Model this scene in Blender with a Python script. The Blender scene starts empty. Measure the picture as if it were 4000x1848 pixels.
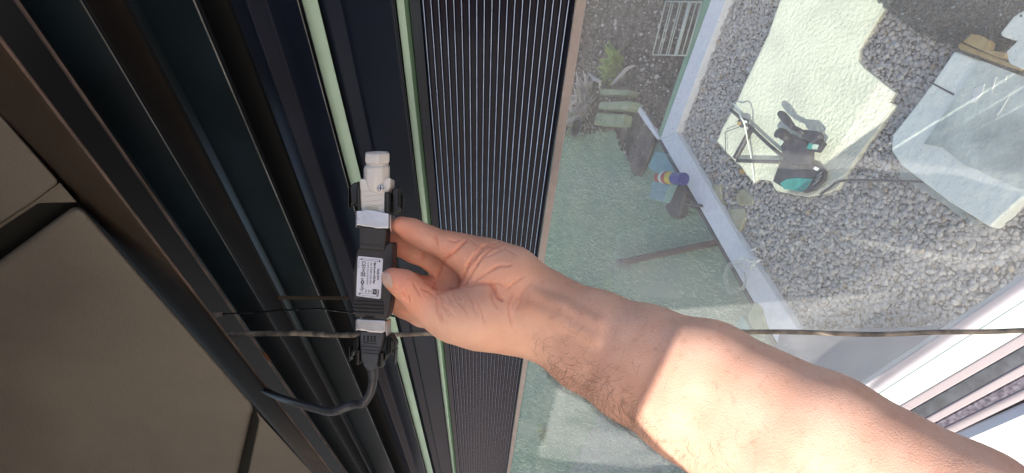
import bpy, bmesh, math, random
import numpy as np
from mathutils import Vector, Matrix, noise as mn
from mathutils.geometry import delaunay_2d_cdt
random.seed(7); rng = np.random.default_rng(7)
SC = bpy.context.scene; COL = SC.collection
# ------------------------------------------------------------------ frame of reference
F = 2800.0; H = 2.0                                    # focal length in photo pixels, camera height
U = Vector((-.91, .15, .38)).normalized()              # world up seen from the camera
fw = Vector((0, 0, -1)); YW = (fw - U*fw.dot(U)).normalized(); XW = YW.cross(U)
R3 = Matrix((XW, YW, U))                               # camera space -> world
Rn = np.array(R3)
def W(p): return R3 @ Vector(p) + Vector((0, 0, H))
def PC(x, y, d): return Vector(((x-2000)/F*d, (924-y)/F*d, -d))
def P(x, y, d): return W(PC(x, y, d))
def gdir(x, y):
    r = Vector(((x-2000)/F, (924-y)/F, -1)); return r, -U.dot(r)
def G(x, y, h=0.0):
    r, g = gdir(x, y); return W(r*((H-h)/g))
# ------------------------------------------------------------------ camera, sky, sun, exposure
cam = bpy.data.objects.new('camera', bpy.data.cameras.new('camera')); COL.objects.link(cam)
cam.matrix_world = Matrix.Translation((0, 0, H)) @ R3.to_4x4()
cam.data.sensor_width = 36; cam.data.lens = 36*F/4000; cam.data.clip_start = .02; cam.data.clip_end = 3000
SC.camera = cam
S = Vector((-.408, -.435, .765)).normalized()             # towards the sun, camera space
SW = (R3 @ S).normalized()
wd = bpy.data.worlds.new('World'); SC.world = wd; wd.use_nodes = True
nt = wd.node_tree; sky = nt.nodes.new('ShaderNodeTexSky'); sky.sky_type = 'NISHITA'; sky.sun_disc = False; sky.dust_density = 4; sky.ozone_density = .4
sky.sun_elevation = math.asin(SW.z); sky.sun_rotation = math.atan2(SW.x, SW.y)
nt.links.new(sky.outputs[0], nt.nodes['Background'].inputs[0]); nt.nodes['Background'].inputs[1].default_value = .15
sl = bpy.data.lights.new('sun', 'SUN'); sl.energy = 3.6; sl.angle = math.radians(.25); sl.color = (1, .93, .84)
so = bpy.data.objects.new('sun', sl); COL.objects.link(so); so.rotation_euler = SW.to_track_quat('Z', 'Y').to_euler()
vs = SC.view_settings; vs.view_transform = 'Standard'; vs.look = 'None'; vs.gamma = 1; vs.exposure = 1.0
SC.cycles.max_bounces = 8; SC.cycles.transparent_max_bounces = 12
# ------------------------------------------------------------------ materials
def mat(name, col, rough=.5, metal=0, var=.0, vscale=40, bump=0, bscale=300, spec=.5, sss=0, coat=0, col2=None, attr=None, transl=0, bdist=.002):
    m = bpy.data.materials.new(name); m.use_nodes = True; n = m.node_tree; b = n.nodes['Principled BSDF']
    b.inputs['Base Color'].default_value = (*col, 1); b.inputs['Roughness'].default_value = rough
    b.inputs['Metallic'].default_value = metal; b.inputs['Specular IOR Level'].default_value = spec
    if coat: b.inputs['Coat Weight'].default_value = coat; b.inputs['Coat Roughness'].default_value = .12
    tc = n.nodes.new('ShaderNodeTexCoord')
    if var or col2:
        nz = n.nodes.new('ShaderNodeTexNoise'); nz.inputs['Scale'].default_value = vscale; nz.inputs['Detail'].default_value = 6
        n.links.new(tc.outputs['Object'], nz.inputs['Vector'])
        cr = n.nodes.new('ShaderNodeValToRGB'); c2 = col2 or tuple(min(1, c*(1+var)) for c in col)
        c1 = col if col2 else tuple(c*(1-var) for c in col)
        cr.color_ramp.elements[0].position = .35; cr.color_ramp.elements[1].position = .65
        cr.color_ramp.elements[0].color = (*c1, 1); cr.color_ramp.elements[1].color = (*c2, 1)
        n.links.new(nz.outputs['Fac'], cr.inputs['Fac']); src = cr.outputs[0]
    else: src = None
    if attr:
        a = n.nodes.new('ShaderNodeAttribute'); a.attribute_name = attr
        if src:
            mx = n.nodes.new('ShaderNodeMixRGB'); mx.blend_type = 'MULTIPLY'; mx.inputs[0].default_value = 1
            n.links.new(src, mx.inputs[1]); n.links.new(a.outputs['Color'], mx.inputs[2]); src = mx.outputs[0]
        else: src = a.outputs['Color']
    if src: n.links.new(src, b.inputs['Base Color'])
    if bump:
        bz = n.nodes.new('ShaderNodeTexNoise'); bz.inputs['Scale'].default_value = bscale; bz.inputs['Detail'].default_value = 5
        n.links.new(tc.outputs['Object'], bz.inputs['Vector'])
        bp = n.nodes.new('ShaderNodeBump'); bp.inputs['Strength'].default_value = bump; bp.inputs['Distance'].default_value = bdist
        n.links.new(bz.outputs['Fac'], bp.inputs['Height']); n.links.new(bp.outputs[0], b.inputs['Normal'])
    if sss:
        b.inputs['Subsurface Weight'].default_value = sss; b.inputs['Subsurface Radius'].default_value = (1, .3, .15)
        b.inputs['Subsurface Scale'].default_value = .008
    if transl: b.inputs['Transmission Weight'].default_value = transl
    return m
M = {}
M['brown'] = mat('brown_powder_coat', (.115, .101, .083), .55, var=.2, vscale=5, bump=.5, bscale=900)
M['fascia'] = mat('dark_brown_metal', (.045, .033, .025), .65, spec=.12, var=.15, vscale=14, bump=.15, bscale=500)
M['black'] = mat('black_interior', (.006, .006, .006), .8)
M['slat'] = mat('dark_slate_paint', (.006, .013, .018), .38, spec=.25, var=.3, vscale=12, bump=.05, bscale=500)
M['navy'] = mat('dark_navy_paint', (.007, .010, .022), .33, spec=.25, var=.25, vscale=10)
M['flute'] = mat('gloss_navy_fluting', (.006, .009, .022), .25, spec=.6)
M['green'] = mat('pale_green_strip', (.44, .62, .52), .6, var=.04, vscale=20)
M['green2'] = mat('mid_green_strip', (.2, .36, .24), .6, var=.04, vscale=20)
M['alu'] = mat('pinkish_aluminium', (.42, .37, .36), .45, metal=.2, var=.05, vscale=60)
M['steel'] = mat('brushed_steel', (.62, .61, .64), .34, metal=1, var=.08, vscale=150, bump=.1, bscale=200)
M['whitepl'] = mat('off_white_plastic', (.66, .62, .59), .4, var=.03, vscale=80, sss=.05)
M['ivory'] = mat('ivory_plastic', (.5, .45, .36), .5)
M['blackpl'] = mat('charcoal_plastic', (.030, .028, .031), .52, var=.15, vscale=60, bump=.35, bscale=2500)
M['plugpl'] = mat('blue_grey_plastic', (.037, .041, .054), .45, var=.1, vscale=60, bump=.25, bscale=2500)
M['clip'] = mat('black_gloss_plastic', (.009, .009, .010), .25)
M['cable'] = mat('grey_rubber_cable', (.04, .042, .050), .5, var=.2, vscale=60)
M['dusty'] = mat('dusty_cable', (.09, .078, .068), .65, var=0, vscale=60, col2=(.36, .30, .24))
M['label'] = mat('label_paper', (.68, .68, .78), .5)
M['ink'] = mat('black_ink', (.02, .02, .025), .6)
M['skin'] = mat('skin', (.71, .395, .285), .48, var=0, vscale=55, col2=(.78, .465, .35), bump=.3, bscale=1100, sss=.16, attr='tint')
M['nail'] = mat('nail', (.68, .42, .34), .28, sss=.15)
M['hair'] = mat('brown_hair', (.06, .035, .022), .5)
M['pebble'] = mat('pebble', (.95, .93, .93), .65, var=.12, vscale=120, attr='tint')
M['bed'] = mat('gravel_bed', (.16, .155, .16), .9, var=.4, vscale=60, bump=1, bscale=90)
M['soil'] = mat('dark_soil', (.035, .03, .028), .9, vscale=9, col2=(.16, .13, .12), bump=1, bscale=60)
M['turf'] = mat('green_turf', (.17, .27, .22), .8, vscale=4, col2=(.25, .33, .24), bump=1, bscale=130)
M['blade'] = mat('turf_blade', (.27, .40, .33), .45, vscale=3, col2=(.42, .52, .40))
M['paving'] = mat('grey_paving', (.17, .20, .19), .7, vscale=130, col2=(.34, .36, .36), bump=.8, bscale=200)
M['edging'] = mat('lavender_white_paint', (.64, .63, .69), .55, vscale=40, col2=(.71, .70, .75))
M['grit'] = mat('dark_grit', (.05, .055, .06), .45, var=.3, vscale=60, attr='tint')
M['sheet'] = mat('white_plastic_film', (.82, .84, .79), .4, vscale=7, col2=(.90, .91, .85), bump=1, bscale=24, bdist=.008)
M['card'] = mat('tan_cardboard', (.36, .23, .09), .7, vscale=25, col2=(.46, .33, .15))
M['teal'] = mat('teal_plastic', (.03, .20, .19), .35, vscale=20, col2=(.06, .32, .30))
M['dkgrey'] = mat('dark_grey_metal', (.055, .05, .065), .5, var=.3, vscale=30, bump=.5, bscale=60)
M['stone'] = mat('buff_stone', (.34, .30, .19), .85, vscale=18, col2=(.48, .44, .33), bump=.6, bscale=60)
M['gstone'] = mat('mossy_stone', (.17, .22, .13), .85, vscale=18, col2=(.30, .34, .23), bump=.8, bscale=60)
M['wood'] = mat('red_brown_timber', (.03, .008, .008), .7, vscale=40, col2=(.08, .03, .028))
M['tarp'] = mat('blue_grey_tarpaulin', (.085, .10, .16), .3, vscale=8, col2=(.13, .155, .22), bump=.5, bscale=12)
M['white'] = mat('white_paint', (.80, .79, .78), .6, var=.02, vscale=60)
M['mint'] = mat('mint_white_paint', (.50, .59, .53), .45)
M['pinkg'] = mat('pinkish_grey_paint', (.27, .24, .26), .5)
M['rail'] = mat('grey_blue_rail', (.045, .052, .066), .35, var=.3, vscale=60)
M['fluff'] = mat('grey_brush_pile', (.06, .055, .075), .9, vscale=150, col2=(.15, .14, .18), bump=1, bscale=300)
M['leaf'] = mat('yellow_green_leaf', (.07, .13, .02), .5, vscale=10, col2=(.22, .30, .05))
M['straw'] = mat('pale_dry_twig', (.38, .34, .33), .7)
M['wire'] = mat('galvanised_wire', (.45, .48, .45), .4, metal=.4)
M['red'] = mat('red_print', (.35, .04, .03), .4); M['blue'] = mat('blue_print', (.03, .03, .22), .4); M['yellow'] = mat('yellow_print', (.5, .38, .02), .4)
M['pblue'] = mat('pale_blue_plastic', (.16, .30, .34), .4, var=.1, vscale=20)
M['orange'] = mat('orange_tape', (.4, .12, .02), .5)
M['whitec'] = mat('white_cord', (.75, .75, .72), .5)
M['mirror'] = mat('drill_steel', (.3, .33, .36), .3, metal=.7)
M['sun_blocker'] = mat('blocker_fabric', (.16, .15, .14), .8)  # unseen sheet added to shape the sun and pass soft fill
def thin(name, tint, dust, dustcol, gloss, scale):
    m = bpy.data.materials.new(name); m.use_nodes = True; n = m.node_tree; n.nodes.clear()
    o = n.nodes.new('ShaderNodeOutputMaterial'); t = n.nodes.new('ShaderNodeBsdfTransparent'); t.inputs[0].default_value = (*tint, 1)
    d = n.nodes.new('ShaderNodeBsdfDiffuse'); d.inputs[0].default_value = (*dustcol, 1)
    tr = n.nodes.new('ShaderNodeBsdfTranslucent'); tr.inputs[0].default_value = (*dustcol, 1)
    ms = n.nodes.new('ShaderNodeMixShader'); n.links.new(d.outputs[0], ms.inputs[1]); n.links.new(tr.outputs[0], ms.inputs[2])
    g = n.nodes.new('ShaderNodeBsdfGlossy'); g.inputs['Roughness'].default_value = .03
    tc = n.nodes.new('ShaderNodeTexCoord'); z = n.nodes.new('ShaderNodeTexNoise'); z.inputs['Scale'].default_value = scale; z.inputs['Detail'].default_value = 8
    n.links.new(tc.outputs['Object'], z.inputs['Vector'])
    mr = n.nodes.new('ShaderNodeMapRange'); mr.inputs['From Min'].default_value = .35; mr.inputs['From Max'].default_value = .75
    mr.inputs['To Min'].default_value = dust*.6; mr.inputs['To Max'].default_value = dust*1.6
    n.links.new(z.outputs['Fac'], mr.inputs['Value'])
    vo = n.nodes.new('ShaderNodeTexVoronoi'); vo.inputs['Scale'].default_value = 210; n.links.new(tc.outputs['Object'], vo.inputs['Vector'])
    m2 = n.nodes.new('ShaderNodeMapRange'); m2.inputs['From Min'].default_value = .05; m2.inputs['From Max'].default_value = .17; m2.inputs['To Min'].default_value = .22; m2.inputs['To Max'].default_value = 0
    n.links.new(vo.outputs['Distance'], m2.inputs['Value'])
    z2 = n.nodes.new('ShaderNodeTexNoise'); z2.inputs['Scale'].default_value = 3; z2.inputs['Detail'].default_value = 9; mp = n.nodes.new('ShaderNodeMapping'); mp.inputs['Scale'].default_value = (9, 1, 1)
    n.links.new(tc.outputs['Object'], mp.inputs['Vector']); n.links.new(mp.outputs[0], z2.inputs['Vector'])
    m3 = n.nodes.new('ShaderNodeMapRange'); m3.inputs['From Min'].default_value = .5; m3.inputs['From Max'].default_value = .8; m3.inputs['To Max'].default_value = dust*.35
    n.links.new(z2.outputs['Fac'], m3.inputs['Value'])
    a1 = n.nodes.new('ShaderNodeMath'); a2 = n.nodes.new('ShaderNodeMath'); a2.use_clamp = True
    n.links.new(mr.outputs[0], a1.inputs[0]); n.links.new(m2.outputs[0], a1.inputs[1]); n.links.new(a1.outputs[0], a2.inputs[0]); n.links.new(m3.outputs[0], a2.inputs[1])
    a = n.nodes.new('ShaderNodeMixShader'); n.links.new(a2.outputs[0], a.inputs[0]); n.links.new(t.outputs[0], a.inputs[1]); n.links.new(ms.outputs[0], a.inputs[2])
    b = n.nodes.new('ShaderNodeMixShader'); b.inputs[0].default_value = gloss; n.links.new(a.outputs[0], b.inputs[1]); n.links.new(g.outputs[0], b.inputs[2])
    n.links.new(b.outputs[0], o.inputs[0]); return m
M['glass'] = thin('dusty_green_glass', (.91, .985, .94), .19, (.84, .86, .84), .08, 6)
M['film'] = thin('clear_wrapping_film', (.93, .95, .94), .45, (.80, .86, .85), .05, 9)
def blocker_shader():
    m = M['sun_blocker']; n = m.node_tree; b = n.nodes['Principled BSDF']; o = n.nodes['Material Output']
    t = n.nodes.new('ShaderNodeBsdfTranslucent'); t.inputs[0].default_value = (.75, .72, .68, 1)
    x = n.nodes.new('ShaderNodeMixShader'); x.inputs[0].default_value = .15
    n.links.new(b.outputs[0], x.inputs[1]); n.links.new(t.outputs[0], x.inputs[2]); n.links.new(x.outputs[0], o.inputs[0])
blocker_shader()
# ------------------------------------------------------------------ object helpers
def link(name, me, m=None, parent=None, smooth=False):
    o = bpy.data.objects.new(name, me); COL.objects.link(o)
    if m: me.materials.append(m)
    if parent: o.parent = parent
    if smooth: me.polygons.foreach_set('use_smooth', [True]*len(me.polygons))
    return o
def mesh(name, vs_, fs, m=None, parent=None, smooth=False):
    off = parent['_o'] if parent and '_o' in parent else (0, 0, 0); off = Vector(off)
    me = bpy.data.meshes.new(name); me.from_pydata([Vector(v)-off for v in vs_], [], fs); me.update()
    bm = bmesh.new(); bm.from_mesh(me); bmesh.ops.recalc_face_normals(bm, faces=bm.faces); bm.to_mesh(me); bm.free()
    return link(name, me, m, parent, smooth)
def tag(o, label=None, cat=None, group=None, kind=None):
    if label: o['label'] = label
    if cat: o['category'] = cat
    if group: o['group'] = group
    if kind: o['kind'] = kind
    return o
def thing(name, loc, label, cat, group=None):
    o = bpy.data.objects.new(name, None); COL.objects.link(o); o.location = loc; o.empty_display_size = .02
    o['_o'] = tuple(loc); return tag(o, label, cat, group)
def sub(o):                                            # offset passes down to sub-parts
    if o.parent and '_o' in o.parent: o['_o'] = tuple(o.parent['_o'])
    return o
def bevel(o, w, seg=3, ang=30):
    b = o.modifiers.new('bevel', 'BEVEL'); b.width = w; b.segments = seg; b.limit_method = 'ANGLE'; b.angle_limit = math.radians(ang)
    o.data.polygons.foreach_set('use_smooth', [True]*len(o.data.polygons))
    n = o.modifiers.new('wn', 'WEIGHTED_NORMAL'); n.keep_sharp = True
    return o
def loft(rings, closed=True, cap=True):
    n = len(rings[0]); v = [p for r in rings for p in r]; f = []
    for i in range(len(rings)-1):
        for j in range(n if closed else n-1):
            a = i*n+j; b = i*n+(j+1) % n; f.append((a, b, b+n, a+n))
    if cap and closed: f.append(tuple(range(n))[::-1]); f.append(tuple((len(rings)-1)*n+j for j in range(n)))
    return v, f
def tube(pts, rad, n=10, sub_=6):
    pts = [Vector(p) for p in pts]; rad = rad if isinstance(rad, (list, tuple)) else [rad]*len(pts)
    q = []; rr = []
    for i in range(len(pts)-1):
        p0 = pts[max(i-1, 0)]; p1 = pts[i]; p2 = pts[i+1]; p3 = pts[min(i+2, len(pts)-1)]
        for k in range(sub_):
            t = k/sub_; q.append(.5*((2*p1)+(p2-p0)*t+(2*p0-5*p1+4*p2-p3)*t*t+(3*p1-p0-3*p2+p3)*t**3)); rr.append(rad[i]*(1-t)+rad[i+1]*t)
    q.append(pts[-1]); rr.append(rad[-1]); rings = []; up = Vector((.3, .5, .8)).normalized(); nrm = None
    for i, p in enumerate(q):
        t = (q[min(i+1, len(q)-1)]-q[max(i-1, 0)]).normalized()
        nrm = (up if nrm is None else nrm); nrm = (nrm-t*nrm.dot(t))
        nrm = nrm.normalized() if nrm.length > 1e-5 else t.orthogonal().normalized(); b = t.cross(nrm)
        rings.append([p+(nrm*math.cos(a)+b*math.sin(a))*rr[i] for a in [2*math.pi*k/n for k in range(n)]])
    return loft(rings)
def add(parts):
    v = []; f = []
    for (a, b) in parts:
        o = len(v); v += list(a); f += [tuple(i+o for i in q) for q in b]
    return v, f
# ------------------------------------------------------------------ long profiles on the left
CY = lambda y: .857*((924-y)/F)+.514
def ED(e, y, dd=0): # point on a long edge e=(x at top, x at bottom, mid depth) at photo row y
    return P(e[0]+(e[1]-e[0])*y/1848, y, (e[2]+dd)*.514/CY(y))
YS = (-330, 2060)
def prism(name, prof, m, parent=None, ys=YS, closed=True):
    v, f = loft([[ED(e, y) for e in prof] for y in ys], closed); return mesh(name, v, f, m, parent)
def bar(name, a, b, th, m, parent=None, ys=YS, bv=.0012): # slab between edges a and b, thickness th away from camera
    o = prism(name, [a, b, (b[0], b[1], b[2]+th), (a[0], a[1], a[2]+th)], m, parent, ys)
    if bv: bevel(o, bv)
    return o
def longthing(o, label, cat, group=None): return tag(o, label, cat, group)
GP = 'dark slats stacked inside the blind box'
# back wall of the box
longthing(bar('box_back_panel', (-600, 1100, 1.25), (1700, 1815, .95), .01, M['black'], bv=0), 'black back panel deep behind the dark slats of the blind box', 'panel')
longthing(prism('blind_lamella', [(62, 1350, .74), (75, 1357, .722), (98, 1362, .722), (314, 1412, .735), (306, 1409, .80), (85, 1357, .80)], M['slat']), 'dark slat with wide pinkish highlight painted along its edge, next to the brown fascia', 'slat', GP)
longthing(prism('blind_lamella', [(500, 1452, .79), (540, 1470, .765), (757, 1540, .745), (750, 1538, .81), (520, 1468, .82)], M['slat']), 'middle dark slate slat with thin painted edge highlight, between the other two slats', 'slat', GP)
longthing(prism('blind_lamella', [(900, 1590, .80), (960, 1606, .775), (1040, 1628, .79), (1163, 1664, .752), (1158, 1662, .80), (920, 1598, .83)], M['navy']), 'dark blue slat lying against the wide pale green strip', 'slat', GP)
for o in [o for o in COL.objects if o.name.startswith('blind_lamella')]: bevel(o, .0016, 3, 20)
M['fglint'] = mat('brown_edge_glint', (.12, .085, .068), .5, var=.4, vscale=20)
M['glint'] = mat('pale_edge_glint', (.26, .20, .175), .5, var=.3, vscale=25)
M['tglint'] = mat('grey_edge_glint', (.16, .17, .17), .4, var=.5, vscale=18)
def glint(e, rad, m, par, ys=YS):  # thin lighter tubes paint the light caught along slat and lip edges
    pts = [ED(e, ys[0]+(ys[1]-ys[0])*i/12) for i in range(13)]; return mesh('edge_glint', *tube(pts, rad, 8, 1), m, par, True)
lam = [o for o in COL.objects if o.name.startswith('blind_lamella')]
glint((66, 1353, .7255), .0021, M['glint'], lam[0]); glint((313, 1411, .737), .0006, M['tglint'], lam[0])
glint((756, 1540, .747), .0006, M['tglint'], lam[1]); glint((1162, 1664, .753), .0004, M['tglint'], lam[2])
longthing(bar('inner_channel', (330, 1414, .85), (480, 1446, .83), .012, M['fascia']), 'dull dark brown channel between the first two slats', 'profile')
longthing(bar('inner_channel', (775, 1545, .84), (890, 1585, .82), .012, M['black']), 'black channel between the middle slat and the blue slat', 'profile')
longthing(bar('green_strip', (1178, 1668, .775), (1240, 1692, .775), .006, M['green'], bv=.0006), 'wide pale green strip left of the white connector', 'strip', 'pale green strips')
gs = thing('green_strip', ED((1548, 1765, .77), 924), 'narrow pale green strip beside the fluted panel', 'strip', 'pale green strips')
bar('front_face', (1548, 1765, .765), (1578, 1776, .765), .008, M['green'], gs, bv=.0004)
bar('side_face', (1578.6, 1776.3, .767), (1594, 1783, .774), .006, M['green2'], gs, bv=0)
o = prism('cover_profile', [(1246, 1696, .79), (1262, 1702, .772), (1335, 1722, .768), (1345, 1724, .763), (1400, 1735, .758), (1528, 1764, .746), (1540, 1768, .752), (1538, 1767, .79)], M['navy'])
bevel(o, .0012, 3, 15); longthing(o, 'flat dark navy cover profile behind the white connector', 'profile')
# fluted panel
prof = [(1596, 1784, .775), (1600, 1785, .760), (1640, 1797, .758)]
NR = 20
for i in range(NR):
    for k in range(10):
        kk = (0, .015, .05, .10, .17, .24, .31, .36, .395, .41)[k]; hh_ = (-1, .15, .62, .90, 1.0, .90, .62, .15, -1, -1.05)[k]
        u = (i+kk)/NR; h = hh_
        prof.append((1646+(2246-1646)*u, 1799+(1979-1799)*u, .757-.0036*h))
prof += [(2247, 1979.5, .757), (2247, 1979.5, .79), (1596, 1784, .79)]
o = prism('fluted_panel', prof, M['flute']); M['crest'] = mat('rib_crest_highlight', (.42, .50, .66), .22, metal=.9, var=.15, vscale=60); o.data.materials.append(M['crest'])  # lighter crest faces put the rib highlights into the colour
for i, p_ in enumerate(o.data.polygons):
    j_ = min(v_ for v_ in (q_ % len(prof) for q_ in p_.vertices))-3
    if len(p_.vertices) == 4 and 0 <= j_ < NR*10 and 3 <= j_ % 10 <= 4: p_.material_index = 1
o.data.polygons.foreach_set('use_smooth', [True]*len(o.data.polygons))
es = o.modifiers.new('e', 'EDGE_SPLIT'); es.split_angle = math.radians(42)
longthing(o, 'dark navy fluted metal panel with vertical ribs and lighter highlight crests behind the hand', 'panel')
# brown cover panels on the far left: plane tilted, seams at fixed places
bp = thing('blind_box_cover', ED((-389, 1222, .62), 924), 'grey brown powder coated cover panels of the blind box, far left', 'cover')
def BC(x, y, dd=0): return P(x, y, (.60+.00002*(x-400)+dd)*.514/CY(y*.55+350))
def plate(name, pts, th, m, parent, bv=.003, fn=BC):
    n = len(pts); v = [fn(x, y) for x, y in pts]+[fn(x, y, th) for x, y in pts]
    f = [tuple(range(n))]+[tuple(range(2*n-1, n-1, -1))]+[(i, i+n, (i+1) % n+n, (i+1) % n) for i in range(n)]
    o = mesh(name, v, f, m, parent)
    if bv: bevel(o, bv, 4)
    return o
plate('panel', [(-500, -130), (-389+0, 0), (231, 711), (127, 790), (-20, 885.5), (-500, 1200)], .012, M['brown'], bp)
plate('panel', [(232, 712), (300, 790), (150, 793), (-20, 905), (-500, 1230), (-500, 1200), (-20, 886), (128, 790)], .03, M['brown'], bp, .001, lambda x, y, dd=0: BC(x, y, dd+.006))
plate('panel', [(304, 794), (995, 1588), (982, 1618), (880, 2060), (-500, 2060), (-500, 1330), (-20, 1030), (150, 905)], .02, M['brown'], bp, .012)
plate('panel', [(1000, 1606), (1222, 1848), (1420, 2060), (925, 2060), (968, 1848), (1012, 1640)], .012, M['brown'], bp, .003)
plate('seam_backing', [(-500, -130), (-389, 0), (1222, 1848), (1400, 2060), (-500, 2060)], .01, M['black'], bp, 0, lambda x, y, dd=0: BC(x, y, dd+.042))
fa = prism('fascia_lip', [(-387, 1224, .640), (-360, 1228, .622), (-300, 1240, .612), (-160, 1284, .600), (-128, 1294, .600), (-118, 1298, .606), (-125, 1296, .63), (-385, 1226, .66)], M['fascia'])
bevel(fa, .002, 3, 15); glint((-119, 1297, .605), .0018, M['fglint'], fa); longthing(fa, 'long dark brown curved lip with pinkish highlight painted along its edge beside the cover panels', 'fascia')
# ------------------------------------------------------------------ window: pane, trim, sill tracks, wall
def GD(x, y): return .765*.514/(CY(y)+.06*(x-2000)/F)
def GPt(x, y, k=1.0): return P(x, y, GD(x, y)*k)
win = thing('window', GPt(2200, 924), 'large dusty greenish window pane with pinkish aluminium trim', 'window')
bar('trim', (2248, 1980, .752), (2291, 1993, .752), .014, M['alu'], win)
def slab(name, pts, m, parent, k=1.0, th=.006, bv=0):
    n = len(pts); v = [GPt(x, y, k) for x, y in pts]+[GPt(x, y, k)+(R3 @ Vector((0, 0, -th))) for x, y in pts]
    f = [tuple(range(n)), tuple(range(2*n-1, n-1, -1))]+[(i, i+n, (i+1) % n+n, (i+1) % n) for i in range(n)]
    o = mesh(name, v, f, m, parent)
    if bv: bevel(o, bv)
    return o
La = [(2560, 2045), (3390, 1496), (4000, 1090), (4300, 892)]
pv = [(2339, -330), (1966, 2060), (2540, 2060)] + [(2560, 2045), (4300, 892), (4300, -330)]
me = mesh('glass_pane', [GPt(x, y, 1.012) for x, y in pv], [tuple(range(len(pv)))], M['glass'], win)
sill = thing('window_sill', GPt(3800, 1500, .97), 'white and grey sill tracks crossing the corner below the arm', 'sill')
lines = {'a': ((3390, 1496), (4000, 1090)), 'b': ((3454, 1526), (4000, 1177)), 'c': ((3558, 1563), (4000, 1303)), 'd': ((3588, 1586), (4000, 1352)),
         'e': ((3642, 1623), (4000, 1425)), 'f': ((3675, 1640), (4000, 1466)), 'g': ((3719, 1663), (4000, 1526)), 'h': ((3756, 1684), (4000, 1566)),
         'i': ((3800, 1707), (4000, 1620)), 'j': ((2700, 3300), (5200, 3300))}
def LP(k, t, dk=1.0):
    (x0, y0), (x1, y1) = lines[k]; x = t; y = y0+(y1-y0)*(t-x0)/(x1-x0)
    c = 1/(.72+.17*(x-3000)/1000)                        # tracks rise towards the right
    return P(x, y, max(.55, c)*dk)
def band(name, k0, k1, m, d0, d1, par, bv=.002):
    t0, t1 = 2450, 5600
    v = [LP(k0, t0, d0), LP(k0, t1, d0), LP(k1, t1, d1), LP(k1, t0, d1)]; bk = [p+(R3 @ Vector((0, 0, -.02))) for p in v]
    o = mesh(name, v+bk, [(0, 1, 2, 3), (7, 6, 5, 4), (0, 4, 5, 1), (1, 5, 6, 2), (2, 6, 7, 3), (3, 7, 4, 0)], m, par)
    if bv: bevel(o, bv)
    return o
M['fedge'] = mat('pale_lavender_frame', (.44, .43, .47), .5, var=.03, vscale=30)
band('frame_edge', 'a', 'b', M['fedge'], 1.0, 1.0, sill); band('frame_face', 'b', 'c', M['mint'], .998, .998, sill)
band('frame_lip', 'c', 'd', M['pinkg'], .996, .996, sill); band('track_groove', 'd', 'e', M['rail'], .999, .999, sill)
band('track_ridge', 'e', 'f', M['pinkg'], .996, .996, sill); band('brush_seal', 'f', 'g', M['fluff'], .999, .999, sill)
band('track_ridge', 'g', 'h', M['pinkg'], .995, .995, sill, .004); band('track_groove', 'h', 'i', M['rail'], .999, .999, sill)
v = [LP('i', 2450, .98), LP('i', 5600, .98), P(5600, 3300, .75), P(2450, 3300, 1.35)]
bk = [p+(R3 @ Vector((0, 0, -.08))) for p in v]
tag(mesh('wall', v+bk, [(0, 1, 2, 3), (7, 6, 5, 4)]+[(i, i+4, (i+1) % 4+4, (i+1) % 4) for i in range(4)], M['white']), 'sunlit white wall below the window sill, bottom right corner', 'wall')
# ------------------------------------------------------------------ ground
s = 600
tag(mesh('ground', [(-s, -s, -.012), (s, -s, -.012), (s, s, -.012), (-s, s, -.012)], [(0, 1, 2, 3)], M['soil']), kind='structure')
def gflat(name, pts, h, m): return mesh(name, [G(x, y, h) for x, y in pts], [tuple(range(len(pts)))], m)
tag(gflat('gravel_bed', [(2800, -300), (2620, 510), (3120, 1310), (3500, 1950), (4700, 1950), (4700, -300)], .0, M['bed']), kind='structure')
tag(gflat('lawn', [(1500, 520), (2200, 510), (2400, 505), (2445, 600), (2480, 690), (2560, 560), (2590, 555), (3050, 1320), (3420, 2000), (1500, 2000)], -.004, M['turf']), kind='structure')
tag(gflat('paving', [(2352, 1600), (2420, 1560), (3000, 1600), (3300, 2000), (2150, 2000)], .004, M['paving']), kind='structure')
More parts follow.
